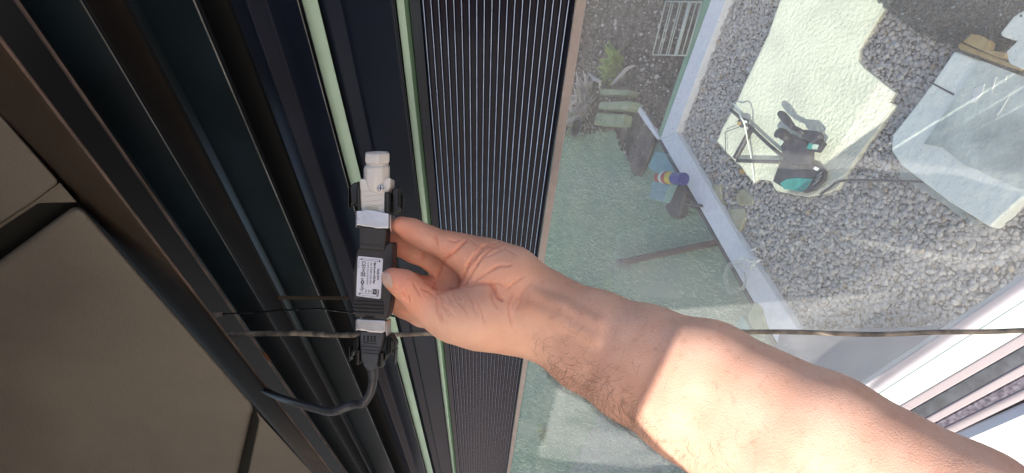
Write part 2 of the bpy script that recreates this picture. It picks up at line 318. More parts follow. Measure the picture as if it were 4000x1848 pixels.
# pebbles
def inpoly(x, y, poly):
    r = np.zeros(x.shape, bool); n = len(poly)
    for i in range(n):
        x0, y0 = poly[i]; x1, y1 = poly[(i+1) % n]
        c = ((y0 > y) != (y1 > y)) & (x < (x1-x0)*(y-y0)/((y1-y0)+1e-12)+x0); r ^= c
    return r
def to_px(p): # world -> photo px
    c = (p-np.array((0, 0, H))) @ Rn; d = -c[:, 2]; return 2000+c[:, 0]/d*F, 924-c[:, 1]/d*F, d
def ico(sd):
    bm = bmesh.new(); bmesh.ops.create_icosphere(bm, subdivisions=sd, radius=1); v = np.array([q.co[:] for q in bm.verts]); f = np.array([[w.index for w in q.verts] for q in bm.faces]); bm.free(); return v, f
def scatter(name, poly, step, rmin, rmax, hfun, colfun, m, sd=2, flat=(.5, .8), smooth=True):
    c = np.array([G(x, y)[:] for x, y in poly]); lo = c.min(0); hi = c.max(0)
    gx, gy = np.meshgrid(np.arange(lo[0], hi[0], step), np.arange(lo[1], hi[1], step)); n = gx.size
    q = np.stack([gx.ravel()+rng.uniform(-.5, .5, n)*step, gy.ravel()+rng.uniform(-.5, .5, n)*step, np.zeros(n)], 1)
    px, py, d = to_px(q); q = q[inpoly(px, py, poly) & (d > 0)]; px, py, d = to_px(q); n = len(q)
    r = rmin+(rmax-rmin)*rng.random(n)**1.6; q[:, 2] = hfun(px, py, q)+r*.2+rng.random(n)*r*.9
    V, Fc = ico(sd); nv = len(V)
    sc = np.stack([r*rng.uniform(.8, 1.25, n), r*rng.uniform(.65, 1.0, n), r*rng.uniform(*flat, n)], 1)
    lump = 1+.12*rng.standard_normal((n, nv, 1)).clip(-1.5, 1.5)
    v = V[None]*lump*sc[:, None, :]
    a = rng.uniform(0, 2*math.pi, n); tl = rng.uniform(-.5, .5, n)
    x = v[..., 0].copy(); z = v[..., 2].copy(); v[..., 0] = x*np.cos(tl)[:, None]-z*np.sin(tl)[:, None]; v[..., 2] = x*np.sin(tl)[:, None]+z*np.cos(tl)[:, None]
    x = v[..., 0].copy(); y = v[..., 1].copy(); v[..., 0] = x*np.cos(a)[:, None]-y*np.sin(a)[:, None]; v[..., 1] = x*np.sin(a)[:, None]+y*np.cos(a)[:, None]
    v += q[:, None, :]; f = Fc[None]+np.arange(n)[:, None, None]*nv
    me = bpy.data.meshes.new(name); me.vertices.add(n*nv); me.vertices.foreach_set('co', v.ravel())
    nf = f.shape[0]*f.shape[1]; me.loops.add(nf*3); me.loops.foreach_set('vertex_index', f.ravel().astype(np.int32))
    me.polygons.add(nf); me.polygons.foreach_set('loop_start', np.arange(0, nf*3, 3, dtype=np.int32)); me.polygons.foreach_set('use_smooth', np.ones(nf, bool))
    col = colfun(n, px, py); ca = me.color_attributes.new('tint', 'FLOAT_COLOR', 'POINT')
    ca.data.foreach_set('color', np.concatenate([np.repeat(col, nv, 0), np.ones((n*nv, 1))], 1).ravel()); me.update(calc_edges=True)
    print(name, n); return link(name, me, m)
def pcol(n, px, py):
    base = np.array((.47, .445, .445)); c = base[None]*(rng.uniform(.78, 1.18, (n, 1)))
    w = rng.random(n) < .03; c[w] = np.array((.42, .34, .27))*rng.uniform(.7, 1.1, (w.sum(), 1)); return c
gpoly = [(2860, -160), (2650, 505), (3125, 1300), (3420, 1800), (4350, 1500), (4350, -160)]
tag(scatter('gravel', gpoly, .0112, .0050, .0120, lambda x, y, q: 0*x, pcol, M['pebble']), 'loose grey rounded pebbles inside the white edging', 'gravel', kind='stuff')
def gcol(n, px, py): return np.array((1.0, 1.05, 1.1))[None]*rng.uniform(.5, 2.0, (n, 1))*np.where(rng.random(n) < .02, 4, 1)[:, None]
mound = [(3395, -200), (3480, 5), (3540, 80), (3640, 150), (3780, 195), (3900, 215), (4010, 160), (4200, 60), (4200, -200)]
tag(scatter('dark_grit', mound, .0085, .004, .008, lambda x, y, q: .02+.10*np.clip((215-y)/300, 0, 1), gcol, M['grit'], sd=1), 'round heap of fine dark grit beside the pebbles', 'grit', kind='stuff')
mb = [G(x, y, .0) for x, y in mound]; mt = [G(x, y, .0)+Vector((0, 0, .018+.10*min(1, max(0, (215-y)/300)))) for x, y in mound]
n = len(mound); mesh('grit_base', mb+mt, [tuple(range(n, 2*n))]+[(i, (i+1) % n, (i+1) % n+n, i+n) for i in range(n)], M['bed'])['kind'] = 'structure'
# turf blades
def blades(name, poly, step, h, w, m, label, cat, kill=None):
    c = np.array([G(x, y)[:] for x, y in poly]); lo = c.min(0); hi = c.max(0)
    gx, gy = np.meshgrid(np.arange(lo[0], hi[0], step), np.arange(lo[1], hi[1], step)); n = gx.size
    q = np.stack([gx.ravel()+rng.uniform(-.6, .6, n)*step, gy.ravel()+rng.uniform(-.6, .6, n)*step, np.zeros(n)], 1)
    px, py, d = to_px(q); k = inpoly(px, py, poly) & (d > 0)
    q = q[k]; n = len(q); a = rng.uniform(0, 6.28, n); t = rng.uniform(.2, 1.2, n); hh = h*rng.uniform(.5, 1.3, n); b = rng.uniform(0, 6.28, n)
    dx = np.stack([np.cos(a), np.sin(a), 0*a], 1)*w; tip = np.stack([np.cos(b)*t, np.sin(b)*t, np.ones(n)], 1)*hh[:, None]
    v = np.stack([q-dx, q+dx, q+tip], 1).reshape(-1, 3); me = bpy.data.meshes.new(name); me.vertices.add(3*n); me.vertices.foreach_set('co', v.ravel())
    me.loops.add(3*n); me.loops.foreach_set('vertex_index', np.arange(3*n, dtype=np.int32)); me.polygons.add(n); me.polygons.foreach_set('loop_start', np.arange(0, 3*n, 3, dtype=np.int32)); me.update(calc_edges=True)
    print(name, n); return tag(link(name, me, m), label, cat, kind='stuff')
blades('grass', [(1960, 560), (2215, 520), (2400, 510), (2440, 600), (2480, 695), (2565, 640), (2680, 760), (2990, 1290), (3300, 1900), (1880, 1900)], .014, .022, .0030, M['blade'], 'short greenish turf blades left of the white edging', 'grass')
# soil litter
def lcol(n, px, py):
    c = np.array((.10, .085, .08))[None]*rng.uniform(.4, 2.2, (n, 1)); w = rng.random(n) < .05; c[w] = (.45, .42, .44); return c
tag(scatter('soil_litter', [(2180, -160), (2760, -160), (2600, 470), (2560, 560), (2490, 680), (2440, 600), (2400, 510), (2120, 540)], .020, .006, .015, lambda x, y, q: 0*x, lcol, M['pebble'], sd=1), 'dark soil scattered with leaf litter and chips behind the lawn', 'soil', kind='stuff')
# ------------------------------------------------------------------ white edging corner on the ground
def gprism(name, pts, h0, h1, m, parent=None, bv=.003):
    n = len(pts); t = [G(x, y, h1) for x, y in pts]; b = [p-Vector((0, 0, h1-h0)) for p in t]
    o = mesh(name, t+b, [tuple(range(n)), tuple(range(2*n-1, n-1, -1))]+[(i, i+n, (i+1) % n+n, (i+1) % n) for i in range(n)], m, parent)
    if bv: bevel(o, bv)
    return o
ed = thing('white_edging', G(2600, 530), 'lavender white edging frame forming a corner round the pebbles', 'edging')
gprism('board', [(2872, -170), (2836, 0), (2640, 516), (2598, 536), (2579, 541), (2776, 0), (2836, -170)], 0, .045, M['edging'], ed)
gprism('board', [(2641, 517), (2881, 924), (3000, 1110), (3120, 1293), (3440, 1800), (3300, 1800), (3008, 1293), (2798, 924), (2580, 543), (2599, 537)], 0, .044, M['edging'], ed)
gprism('liner', [(2834, -170), (2774, 0), (2578, 541), (2566, 540), (2749, 0), (2806, -170)], 0, .02, M['mint' if 0 else 'green2'], ed, .001)
gprism('liner', [(2578, 545), (2796, 926), (3005, 1296), (3290, 1800), (3270, 1800), (2990, 1296), (2786, 930), (2566, 546)], 0, .02, M['dkgrey'], ed, .001)
for (x, y) in ((2588, 505), (2603, 520), (2668, 622), (3022, 1190), (3060, 1225)):
    pass
# ------------------------------------------------------------------ things lying about
def gt(pts, r, h, m, name, parent, n=8, sb=4):
    return mesh(name, *tube([G(p[0], p[1], p[2] if len(p) > 2 else h) for p in pts], r, n, sb), m, parent, True)
rk = thing('wire_rack', G(2640, 110), 'rectangular galvanised wire rack lying on dark soil near the top edge', 'rack')
fr = [(2601, 5), (2742, 9), (2682, 217), (2549, 214)]
mesh('rack_frame', *add([tube([G(*fr[i], .04), G(*fr[(i+1) % 4], .04)], .0035, 6, 1) for i in range(4)]), M['wire'], rk, True)
for u in (.16, .22, .40, .46, .66, .70, .86):
    a = (fr[0][0]+(fr[1][0]-fr[0][0])*u, 6); b = (fr[3][0]+(fr[2][0]-fr[3][0])*u, 215)
    mesh('wire', *tube([G(*a, .043), G(*b, .043)], .0028 if u not in (.66, .70) else .006, 6, 1), M['wire'], rk, True)
st = [('mossy_block', [(2338, 345), (2462, 352), (2448, 372), (2345, 370)], .07, 'gstone', 'thin mossy stone block, rearmost of the three by the lawn'),
      ('mossy_block', [(2342, 398), (2460, 394), (2458, 420), (2436, 428), (2335, 424)], .09, 'gstone', 'wide yellowish green stone block in the middle of the three'),
      ('mossy_block', [(2330, 440), (2438, 446), (2432, 492), (2318, 486)], .07, 'gstone', 'grey green stone block touching the edge of the lawn'),
      ('flagstone', [(2776, 722), (2812, 716), (2816, 776), (2838, 800), (2800, 790)], .02, 'stone', 'buff flagstone beside the edging, nearest its corner'),
      ('flagstone', [(2884, 742), (2905, 735), (2944, 778), (2938, 802), (2880, 800), (2872, 770)], .02, 'stone', 'buff flagstone with orange veins below the saw stand'),
      ('flagstone', [(2842, 816), (2905, 812), (2912, 850), (2890, 900), (2880, 925), (2862, 880)], .02, 'stone', 'long buff flagstone, lowest of the three by the edging'),
      ('flagstone', [(2888, 655), (2898, 662), (2893, 676), (2882, 674)], .03, 'card', 'tiny orange tan stone chip under the saw stand bar')]
for nm, pts, h, mm, lb in st:
    o = gprism(nm, pts, 0, h, M[mm], None, .006); tag(o, lb, 'stone', 'mossy stone blocks' if 'block' in nm else 'buff flagstones')
pot = thing('plant_pot', G(2250, 490), 'dark round plant pot at the soil edge beside the window trim', 'pot')
def gring(cx, cy, rx, ry, h, n=20): 
    c = G(cx, cy, h); r = rx*((H-h)/gdir(cx, cy)[1])/F; return [c+Vector((math.cos(a)*r, math.sin(a)*r*ry, 0)) for a in [2*math.pi*k/n for k in range(n)]]
v, f = loft([gring(2252, 500, 26, 1, 0), gring(2250, 498, 34, 1, .16)][0:2] + [gring(2250, 498, 30, 1, .159), gring(2252, 500, 24, 1, .05)], True, True); mesh('pot_body', v, f, M['dkgrey'], pot, False)
v, f = loft([gring(2250, 498, 38, 1, .14), gring(2250, 498, 38, 1, .165), gring(2250, 498, 33, 1, .166)], True, False); mesh('pot_rim', v, f, M['dkgrey'], pot)
# plant
def leafclump(name, x, y, n, L, m, label, h0=.0, spread=1.0, cat='plant'):
    v = []; f = []; c = G(x, y, h0)
    for i in range(n):
        a = random.uniform(0, 6.28); t = random.uniform(.3, 1.3)*spread; l = L*random.uniform(.5, 1.2); w = l*.09
        d = Vector((math.cos(a)*t, math.sin(a)*t, 1)).normalized(); sd = Vector((-math.sin(a), math.cos(a), 0))*w
        b = c+Vector((random.uniform(-1, 1), random.uniform(-1, 1), 0))*L*.35; k = len(v)
        v += [b, b+d*l*.45+sd, b+d*l-Vector((0, 0, l*.25)), b+d*l*.45-sd]; f.append((k, k+1, k+2, k+3))
    return tag(mesh(name, v, f, m), label, cat)
leafclump('leafy_plant', 2425, 262, 90, .16, M['leaf'], 'yellow green leafy plant growing in dark soil beside the wire rack')
leafclump('grass_tuft', 2295, 410, 160, .19, M['straw'], 'pale dry spiky grass tuft beside the window trim', spread=1.6)
leafclump('grass_tuft', 2270, 470, 120, .15, M['gstone'], 'dark green spiky grass tuft next to the plant pot', spread=1.4)
leafclump('grass_tuft', 2128, 1695, 40, .07, M['leaf'], 'small bright weed tuft in the lawn below the wrist', spread=1.6)
tag(mesh('dry_branch', *tube([G(2390, 330, .05), G(2430, 290, .09), G(2450, 268, .12), G(2480, 255, .1)], [.008, .012, .01, .004], 7, 4), M['straw'], None, True), 'pale forked dry branch under the leafy plant', 'branch')
tag(mesh('dry_branch', *tube([G(2298, 285, .05), G(2325, 310, .09), G(2345, 320, .1), G(2340, 345, .08)], [.004, .012, .01, .004], 7, 4), M['straw'], None, True), 'pale bent dry branch beside the window trim', 'branch')
tag(gprism('pale_plank', [(2470, 402), (2484, 400), (2530, 462), (2577, 540), (2566, 545), (2515, 475)], 0, .03, M['edging']), 'narrow pale weathered plank leading to the edging corner', 'plank')
tag(gprism('soil_heap', [(2436, 400), (2560, 460), (2552, 560), (2530, 620), (2500, 690), (2465, 676), (2450, 610), (2420, 540)], 0, .018, M['soil'], None, .01), kind='structure')
tag(gprism('plastic_tray', [(2560, 590), (2612, 600), (2660, 690), (2580, 690), (2530, 650)], 0, .02, M['pblue'], None, .004), 'flat blue grey plastic tray beside the printed can', 'tray')
bx = thing('plastic_box', G(2570, 750), 'pale blue plastic box on the lawn under the printed can', 'box')
gprism('box_body', [(2552, 712), (2622, 712), (2588, 790), (2533, 772)], 0, .09, M['pblue'], bx, .004)
gprism('box_lid', [(2549, 708), (2626, 708), (2606, 748), (2540, 742)], .092, .104, M['pblue'], bx, .002)
cn = thing('spray_can', G(2610, 690, .1), 'red yellow and blue printed spray can lying against the edging', 'can')
def cyl(name, a, b, ra, rb, m, par, n=18): 
    v, f = tube([a, b], [ra, rb], n, 1); return mesh(name, v, f, m, par, False)
mesh('cap', *tube([G(2562, 695, .12), G(2568, 694, .12), G(2590, 693, .12)], [.006, .021, .024], 16, 3), M['red'], cn, True)
for (x0, x1, mm) in ((2590, 2600, 'mint'), (2600, 2614, 'red'), (2614, 2634, 'yellow'), (2634, 2672, 'blue')):
    mesh('printed_band', *tube([G(x0, 693+(x0-2590)*.08, .12), G(x1, 693+(x1-2590)*.08, .12)], .029, 16, 1), M[mm], cn, False)
tag(gprism('dark_glove', [(2628, 712), (2668, 720), (2676, 748), (2664, 790), (2652, 838), (2636, 852), (2618, 848), (2598, 820), (2592, 806), (2616, 780), (2622, 756), (2606, 740)], 0, .05, M['dkgrey'], None, .012), 'dark grey crumpled work glove lying beside the pale blue box', 'glove')
tag(gprism('steel_rod', [(2674, 794), (2728, 796), (2728, 806), (2674, 805)], 0, .07, M['dkgrey'], None, .003), 'short dark rod sticking out against the edging', 'rod')
bt = thing('timber_batten', G(2600, 985), 'long red brown timber batten with a black end on the lawn', 'batten')
gprism('batten_body', [(2426, 1012), (2795, 934), (2803, 950), (2432, 1031)], .0, .035, M['wood'], bt)
gprism('end_cap', [(2404, 1015), (2425, 1012), (2431, 1032), (2409, 1038)], 0, .038, M['dkgrey'], bt, .002)
tag(gprism('teal_offcut', [(2900, 1232), (2932, 1290), (2925, 1298), (2860, 1292)], 0, .03, M['teal']), 'small teal triangular offcut beside the edging above the cable', 'offcut')
tag(gprism('mossy_block', [(2945, 1176), (2975, 1200), (3000, 1290), (2940, 1292), (2916, 1240)], 0, .05, M['gstone'], None, .01), 'olive stone chunk between the teal offcut and the edging', 'stone', 'mossy stone blocks')
cw = thing('wire_coil', G(2870, 1085), 'loose coil of pale thin wire lying over the white edging', 'wire coil')
ws = []
for k in range(5):
    ph = random.uniform(0, 6); rr = random.uniform(38, 58)
    ws.append(tube([G(2872+rr*math.cos(ph+t*.45)*.8, 1085+rr*1.15*math.sin(ph+t*.45), .055+.02*math.sin(t+k)) for t in range(13)], .0016, 6, 4))
mesh('wire_loops', *add(ws), M['wire'], cw, True)
ws = []
for k in range(13):
    x = random.uniform(2870, 2950); y = 1000+random.uniform(-20, 60)+(x-2870)*-.1; a = random.uniform(-.9, .9)
    ws.append(tube([G(x, y, .06), G(x+28*math.cos(a), y+28*math.sin(a), .075)], .0028, 6, 1))
mesh('wire_ends', *add(ws), M['whitec'], cw, True)
# bagged sheet stack, cardboard, films
sk = thing('wrapped_board', G(3700, 500), 'large white film wrapped board with a clear window, on the pebbles', 'board')
outer = [(3724, 188), (3862, 238), (3998, 300), (4250, 400), (4200, 700), (4000, 780), (3868, 900), (3790, 850), (3706, 800), (3510, 650), (3470, 590), (3474, 527), (3560, 420), (3640, 312)]
gprism('board_core', [(x+(3800-x)*.03, y+(520-y)*.03) for x, y in outer], .0, .05, M['fluff'] if 0 else M['sheet'], sk, .008)
inner = [(3836, 238), (3990, 296), (4240, 400), (4180, 690), (3990, 740), (3760, 640), (3680, 575), (3608, 562), (3730, 380), (3805, 262)]
gprism('clear_panel', inner, .05, .054, mat('grey_wrapped_stock', (.38, .42, .40), .5, vscale=6, col2=(.74, .78, .72), bump=1, bscale=35, bdist=.006), sk, .001)
gprism('film_fold', [(3510, 650), (3560, 680), (3700, 770), (3830, 880), (3800, 885), (3690, 800), (3515, 690)], .0, .03, M['film'], sk, .003)
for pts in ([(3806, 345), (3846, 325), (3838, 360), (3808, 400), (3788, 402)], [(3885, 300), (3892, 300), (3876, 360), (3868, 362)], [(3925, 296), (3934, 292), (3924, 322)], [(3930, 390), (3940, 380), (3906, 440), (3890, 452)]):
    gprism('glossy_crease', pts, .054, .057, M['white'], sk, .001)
tag(gprism('marker_line', [(3628, 322), (3634, 318), (3728, 366), (3724, 374)], .0505, .0515, M['rail'], sk, 0))
cb = thing('torn_cardboard', G(3850, 170), 'torn tan cardboard pieces sticking out above the wrapped board', 'cardboard')
gprism('cardboard_flap', [(3760, 163), (3795, 131), (3830, 138), (3868, 160), (3860, 196), (3930, 205), (3925, 228), (3890, 222)], .05, .075, M['card'], cb, .002)
gprism('cardboard_flap', [(3742, 178), (3752, 167), (3800, 188), (3932, 240), (3990, 262), (3986, 276), (3905, 250), (3745, 190)], .048, .062, M['card'], cb, .002)
tag(gprism('film_sheet', [(3905, 130), (3960, 60), (4015, 30), (4300, -60), (4300, 330), (4040, 292), (3940, 248), (3925, 205), (3970, 160), (3912, 142)], .05, .07, M['sheet'], None, .006), 'pale crumpled plastic sheeting in the top right corner', 'plastic sheet')
tag(gprism('tarpaulin', [(3040, 1300), (3200, 1285), (3560, 1276), (3720, 1262), (3560, 1420), (3380, 1545), (3140, 1550), (3000, 1480)], .02, .05, M['tarp'], None, .012), 'shiny blue grey tarpaulin between the cable and the arm', 'tarpaulin')
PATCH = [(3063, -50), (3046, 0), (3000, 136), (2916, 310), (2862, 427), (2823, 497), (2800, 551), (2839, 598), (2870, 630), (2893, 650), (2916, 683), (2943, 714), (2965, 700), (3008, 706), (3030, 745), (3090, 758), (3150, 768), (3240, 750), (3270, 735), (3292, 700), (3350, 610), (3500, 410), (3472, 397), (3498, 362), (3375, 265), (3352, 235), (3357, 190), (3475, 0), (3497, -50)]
M['slab'] = mat('pale_sun_patch', (.67, .65, .55), .85, var=.05, vscale=9, bump=1, bscale=70, bdist=.007)  # pale slab cut to the sunlit outline, so colour brightens the patch
tag(gprism('sun_patch_slab', PATCH, 0, .025, M['slab'], None, .004), 'pale greenish white slab added to brighten the sun patch under the saw', 'sun patch')
# ------------------------------------------------------------------ mitre saw on its stand
_gp, _gt, _G = gprism, gt, G
SQ = lambda h: .030+(h-.03)*.34
def gprism(name, pts, h0, h1, m, parent=None, bv=.003): return _gp(name, pts, SQ(h0), SQ(h1), m, parent, min(bv, .45*abs(SQ(h1)-SQ(h0))))
def gt(pts, r, h, m, name, parent, n=8, sb=4): return _gt(pts, r, SQ(h)+.004, m, name, parent, n, sb)
sw = thing('mitre_saw', G(3100, 600), 'dark mitre saw with teal base, seen from above on the pale sun patch', 'saw')
DK = M['dkgrey']
gt([(3045, 442), (3056, 450), (3072, 468), (3100, 500)], [.010, .0155, .0165, .009], .22, DK, 'dust_bag', sw, 14, 5)
gt([(3095, 496), (3142, 520)], .009, .22, DK, 'dust_pipe', sw, 12, 1)
gprism('motor_housing', [(3142, 506), (3190, 512), (3200, 526), (3195, 540), (3166, 560), (3134, 538), (3130, 522)], .16, .24, DK, sw, .003)
gprism('blade_guard', [(3170, 530), (3192, 530), (3216, 560), (3192, 594), (3160, 588), (3152, 570)], .14, .20, DK, sw, .002)
gprism('guard_plate', [(3184, 562), (3198, 566), (3190, 584), (3170, 582), (3172, 566)], .2, .206, M['mint'], sw, .001)
gprism('teal_trim', [(3170, 545), (3180, 552), (3166, 585), (3150, 578)], .2, .204, M['teal'], sw, .001)
gprism('saw_arm', [(3076, 526), (3092, 522), (3108, 540), (3140, 542), (3162, 586), (3160, 640), (3090, 640), (3056, 612), (3048, 570), (3072, 540)], .08, .15, DK, sw, .003)
gt([(3030, 530), (3048, 520), (3066, 530), (3075, 545)], [.010, .020, .021, .014], .16, DK, 'handle_knob', sw, 14, 4)
gprism('knob_ring', [(3041, 562), (3052, 546), (3060, 550), (3048, 570)], .185, .19, M['mint'], sw, .001)
gprism('turntable', [(3058, 618), (3160, 634), (3200, 645), (3222, 672), (3216, 700), (3180, 740), (3140, 752), (3060, 735), (3018, 708), (3030, 672)], .04, .09, DK, sw, .003)
gprism('teal_base', [(3070, 700), (3110, 694), (3175, 698), (3150, 735), (3130, 750), (3060, 738), (3046, 716)], .09, .10, M['teal'], sw, .004)
gprism('maker_badge', [(3184, 650), (3200, 658), (3192, 668), (3176, 660)], .091, .094, M['white'], sw, .0005)
for q in ((3190, 690, 3212, 672), (3184, 706, 3208, 686), (3176, 722, 3200, 702)):
    gt([(q[0], q[1]), (q[2], q[3])], .003, .096, M['mirror'], 'scale_bar', sw, 6, 1)
ss = thing('saw_stand', G(2950, 560), 'dark folding stand with diagonal struts beside the mitre saw', 'stand')
gt([(2856, 430), (2900, 468), (2940, 505), (3000, 562), (3062, 615)], .0075, .10, DK, 'diagonal_bar', ss)
gt([(2936, 500), (2905, 560), (2872, 618)], .012, .09, DK, 'leg', ss)
gt([(2880, 628), (2980, 631), (3050, 633)], .0075, .08, DK, 'leg', ss)
gt([(2898, 492), (2832, 516), (2835, 600)], .0022, .08, DK, 'brace', ss, 6, 1)
gprism('clamp_head', [(2878, 470), (2900, 458), (2918, 464), (2916, 490), (2890, 498)], .10, .14, DK, ss, .004)
gprism('clamp_plate', [(2898, 472), (2914, 470), (2920, 480), (2902, 482)], .14, .145, M['white'], ss, .001)
gprism('clamp_pad', [(2878, 476), (2892, 474), (2896, 486), (2880, 490)], .14, .147, M['card'], ss, .001)
gprism, gt = _gp, _gt
tag(mesh('thin_string', *tube([G(2864, 404, .06), G(2884, 425, .08), G(2892, 455, .15), G(2906, 480, .15), G(2915, 520, .13), G(2922, 560, .06), G(2932, 605, .05), G(2940, 660, .04), G(2947, 716, .03)], .0032, 8, 5), M['whitec'], None, True), 'thin white string trailing down past the saw stand', 'string')
tag(mesh('black_cord', *tube([G(3205, 760, .03), G(3240, 735, .03), G(3290, 706, .03), (G(3450, 705, .03)), G(3640, 712, .03)], .004, 8, 5), M['dkgrey'], None, True), 'black power cord running from the saw across the pebbles', 'cord')
# ------------------------------------------------------------------ connector assembly (photo px on a plane at DD, z towards camera)
DD = .50; K = DD/F
dev_o = P(1455, 1050, DD)
def L(x, y, z=0): return W(PC(x, y, DD)+Vector((0, 0, z)))
def lbox(name, pts, z0, z1, m, par, bv=.0008, seg=3):   # extruded outline, z in metres toward camera
    n = len(pts); v = [L(x, y, z1) for x, y in pts]+[L(x, y, z0) for x, y in pts]
    o = mesh(name, v, [tuple(range(n)), tuple(range(2*n-1, n-1, -1))]+[(i, i+n, (i+1) % n+n, (i+1) % n) for i in range(n)], m, par)
    if bv: bevel(o, bv, seg)
    return o
wc = thing('cable_connector', L(1480, 760), 'off white cable connector with hexagonal nut, held above the metal clip', 'connector')
def lring(cx, cy, r, n, tilt=.28, rot=0, hexa=False):
    pts = []
    for k in range(n):
        a = 2*math.pi*k/n+rot; pts.append(L(cx+r*math.cos(a), cy-r*tilt*math.sin(a)*-1, r*K*math.sin(a)))
    return pts
# hexagonal nut: rings along the image-vertical axis, slightly tipped so that the top opening shows
def rings(prof, n, rot=0): return [lring(cx, cy, r, n, .22, rot) for cx, cy, r in prof]
v, f = loft(rings([(1474, 636, 49), (1473.5, 628, 53), (1474, 600, 53), (1474, 594, 47), (1474, 596, 38), (1475, 630, 34)], 6, .3), True, True); bevel(mesh('nut', v, f, M['whitepl'], wc), .0008)
v, f = loft(rings([(1474, 645, 42), (1474, 634, 42)], 28), True, True); mesh('thread', v, f, M['whitepl'], wc, True)
for yy in (637, 643): 
    v, f = loft(rings([(1474, yy+2, 43), (1474, yy, 44.5), (1474, yy-2, 43)], 28), True, True); mesh('thread', v, f, M['whitepl'], wc, True)
v, f = loft(rings([(1471, 745, 40), (1471, 725, 45), (1472, 700, 51), (1472, 655, 51.5), (1473, 646, 47), (1473, 644, 40)], 10, .31), True, True); bevel(mesh('collar', v, f, M['whitepl'], wc), .0015)
lbox('body', [(1420, 700), (1440, 704), (1505, 704), (1524, 697), (1532, 700), (1530, 735), (1514, 760), (1508, 850), (1418, 850), (1413, 760), (1412, 706)], -.011, .006, M['whitepl'], wc, .002, 4)
for k in range(4): 
    y0 = 748+k*20; lbox('grip_groove', [(1428, y0+2), (1500, y0-7), (1500, y0-5.4), (1428, y0+3.6)], .0061, .0064, M['ivory'], wc, 0)
lbox('window_slot', [(1441, 812), (1484, 810), (1484, 838), (1432, 832), (1432, 822)], .0061, .0066, M['ivory'], wc, .0002)
v, f = loft([[L(1496+r*math.cos(a), 738+r*math.sin(a), z) for a in [2*math.pi*k/20 for k in range(20)]] for r, z in ((17, .0062), (17, .0072), (14, .0074))]); mesh('screw_boss', v, f, M['whitepl'], wc)
sc = sub(mesh('screw', *loft([[L(1496+r*math.cos(a), 738+r*math.sin(a), z) for a in [2*math.pi*k/20 for k in range(20)]] for r, z in ((13, .0075), (13, .0084), (10, .0088))]), M['steel'], wc))
lbox('screw_slot', [(1486, 736), (1506, 738), (1506, 741), (1486, 739)], .0088, .00885, M['ink'], sc, 0); lbox('screw_slot', [(1494, 728), (1498, 728), (1497, 748), (1493, 748)], .0088, .00885, M['ink'], sc, 0)
# receiver
rc = thing('receiver_module', L(1455, 1050), 'charcoal receiver module with white rating label, held between thumb and fingers', 'receiver')
hs = [(1400, 990), (1411, 965), (1424, 958), (1512, 958), (1530, 945), (1542, 950), (1541, 985), (1538, 1150), (1528, 1210), (1516, 1245), (1392, 1232), (1389, 1160), (1391, 1060)]
sub(lbox('housing', hs, -.012, .0075, M['blackpl'], rc, .0012, 4))
lbox('neck', [(1412, 885), (1520, 892), (1512, 980), (1412, 972)], -.009, .009, M['blackpl'], rc, .0014, 4)
lbox('neck_seam', [(1411, 952), (1513, 959), (1513, 962), (1411, 955)], -.009, .00935, M['ink'], rc, 0)
for k in range(4):
    y0 = 1172+k*14; lbox('grip_rib', [(1390, y0), (1506, y0+5), (1506, y0+10), (1390, y0+5)], .0072, .0088, M['blackpl'], rc, .0003)
lbox('side_rib', [(1511, 960), (1541, 952), (1540, 1160), (1514, 1222)], -.010, .0050, M['blackpl'], rc, .001)
for k in range(5):
    y0 = 1130+k*20; lbox('side_ridge', [(1519, y0+24), (1538, y0-2), (1538, y0+1), (1519, y0+27)], .0045, .0058, M['blackpl'], rc, .0002)
lb = lbox('rating_label', [(1407, 1003), (1411, 999), (1500, 1008), (1504, 1012), (1495, 1160), (1490, 1164), (1404, 1153), (1401, 1149)], .0076, .0080, M['label'], rc, .0001)
lb['_o'] = tuple(rc['_o'])
def txt(s_, x, y, size, m, par, bold=.0, wid=1.0, name='label_text'):  # text reads down the photo, letter tops to the right
    cu = bpy.data.curves.new('t', 'FONT'); cu.body = s_; cu.size = size*K; cu.extrude = .00002; cu.offset = bold*K; cu.align_x = 'LEFT'
    tmp = bpy.data.objects.new('t', cu); COL.objects.link(tmp); bpy.context.view_layer.update()
    me = bpy.data.meshes.new_from_object(tmp.evaluated_get(bpy.context.evaluated_depsgraph_get())); COL.objects.unlink(tmp); bpy.data.objects.remove(tmp)
    ang = math.radians(3.0); dx = Vector((-math.sin(ang), -math.cos(ang), 0)); dy = Vector((math.cos(ang), -math.sin(ang), 0))
    o0 = PC(x, y, DD)+Vector((0, 0, .0082)); off = Vector(par['_o'])
    for v_ in me.vertices: c = v_.co.copy(); v_.co = W(o0+dx*c.x*wid+dy*c.y+Vector((0, 0, c.z)))-off
    o = link(name, me, m, par); return o
lt = [("Somfy 3kW", 1483, 1048, 11, .3), ("Slim Receiver RTS Plug", 1470, 1024, 10.5, .45), ("Ref. 1810802 C218 / D23", 1457, 1025, 9.5, .0),
      ("230-240V~50Hz-5A/3(3)T40-IP54-0/5", 1445, 1023, 8.5, .0), ("Made in Tunisia", 1411, 1018, 5, 0)]
for s_, x, y, z, b in lt: txt(s_, x, y, z, M['ink'], lb, b, .82 if len(s_) < 30 else .66)
txt("CE", 1424, 1018, 20, M['ink'], lb, .3, .9); txt("EAC", 1425, 1041, 17, M['ink'], lb, .1, .8)
txt("s", 1420, 1083, 19, M['ink'], lb, .1, 1); txt("O", 1420, 1092, 17, M['ink'], lb, 1.1, 1); txt("mfy.", 1420, 1106, 19, M['ink'], lb, .1, .95)
def ll(pts, name='label_mark', m=None, z=.0081): o = lbox(name, pts, z, z+.0001, m or M['ink'], lb, 0); return o
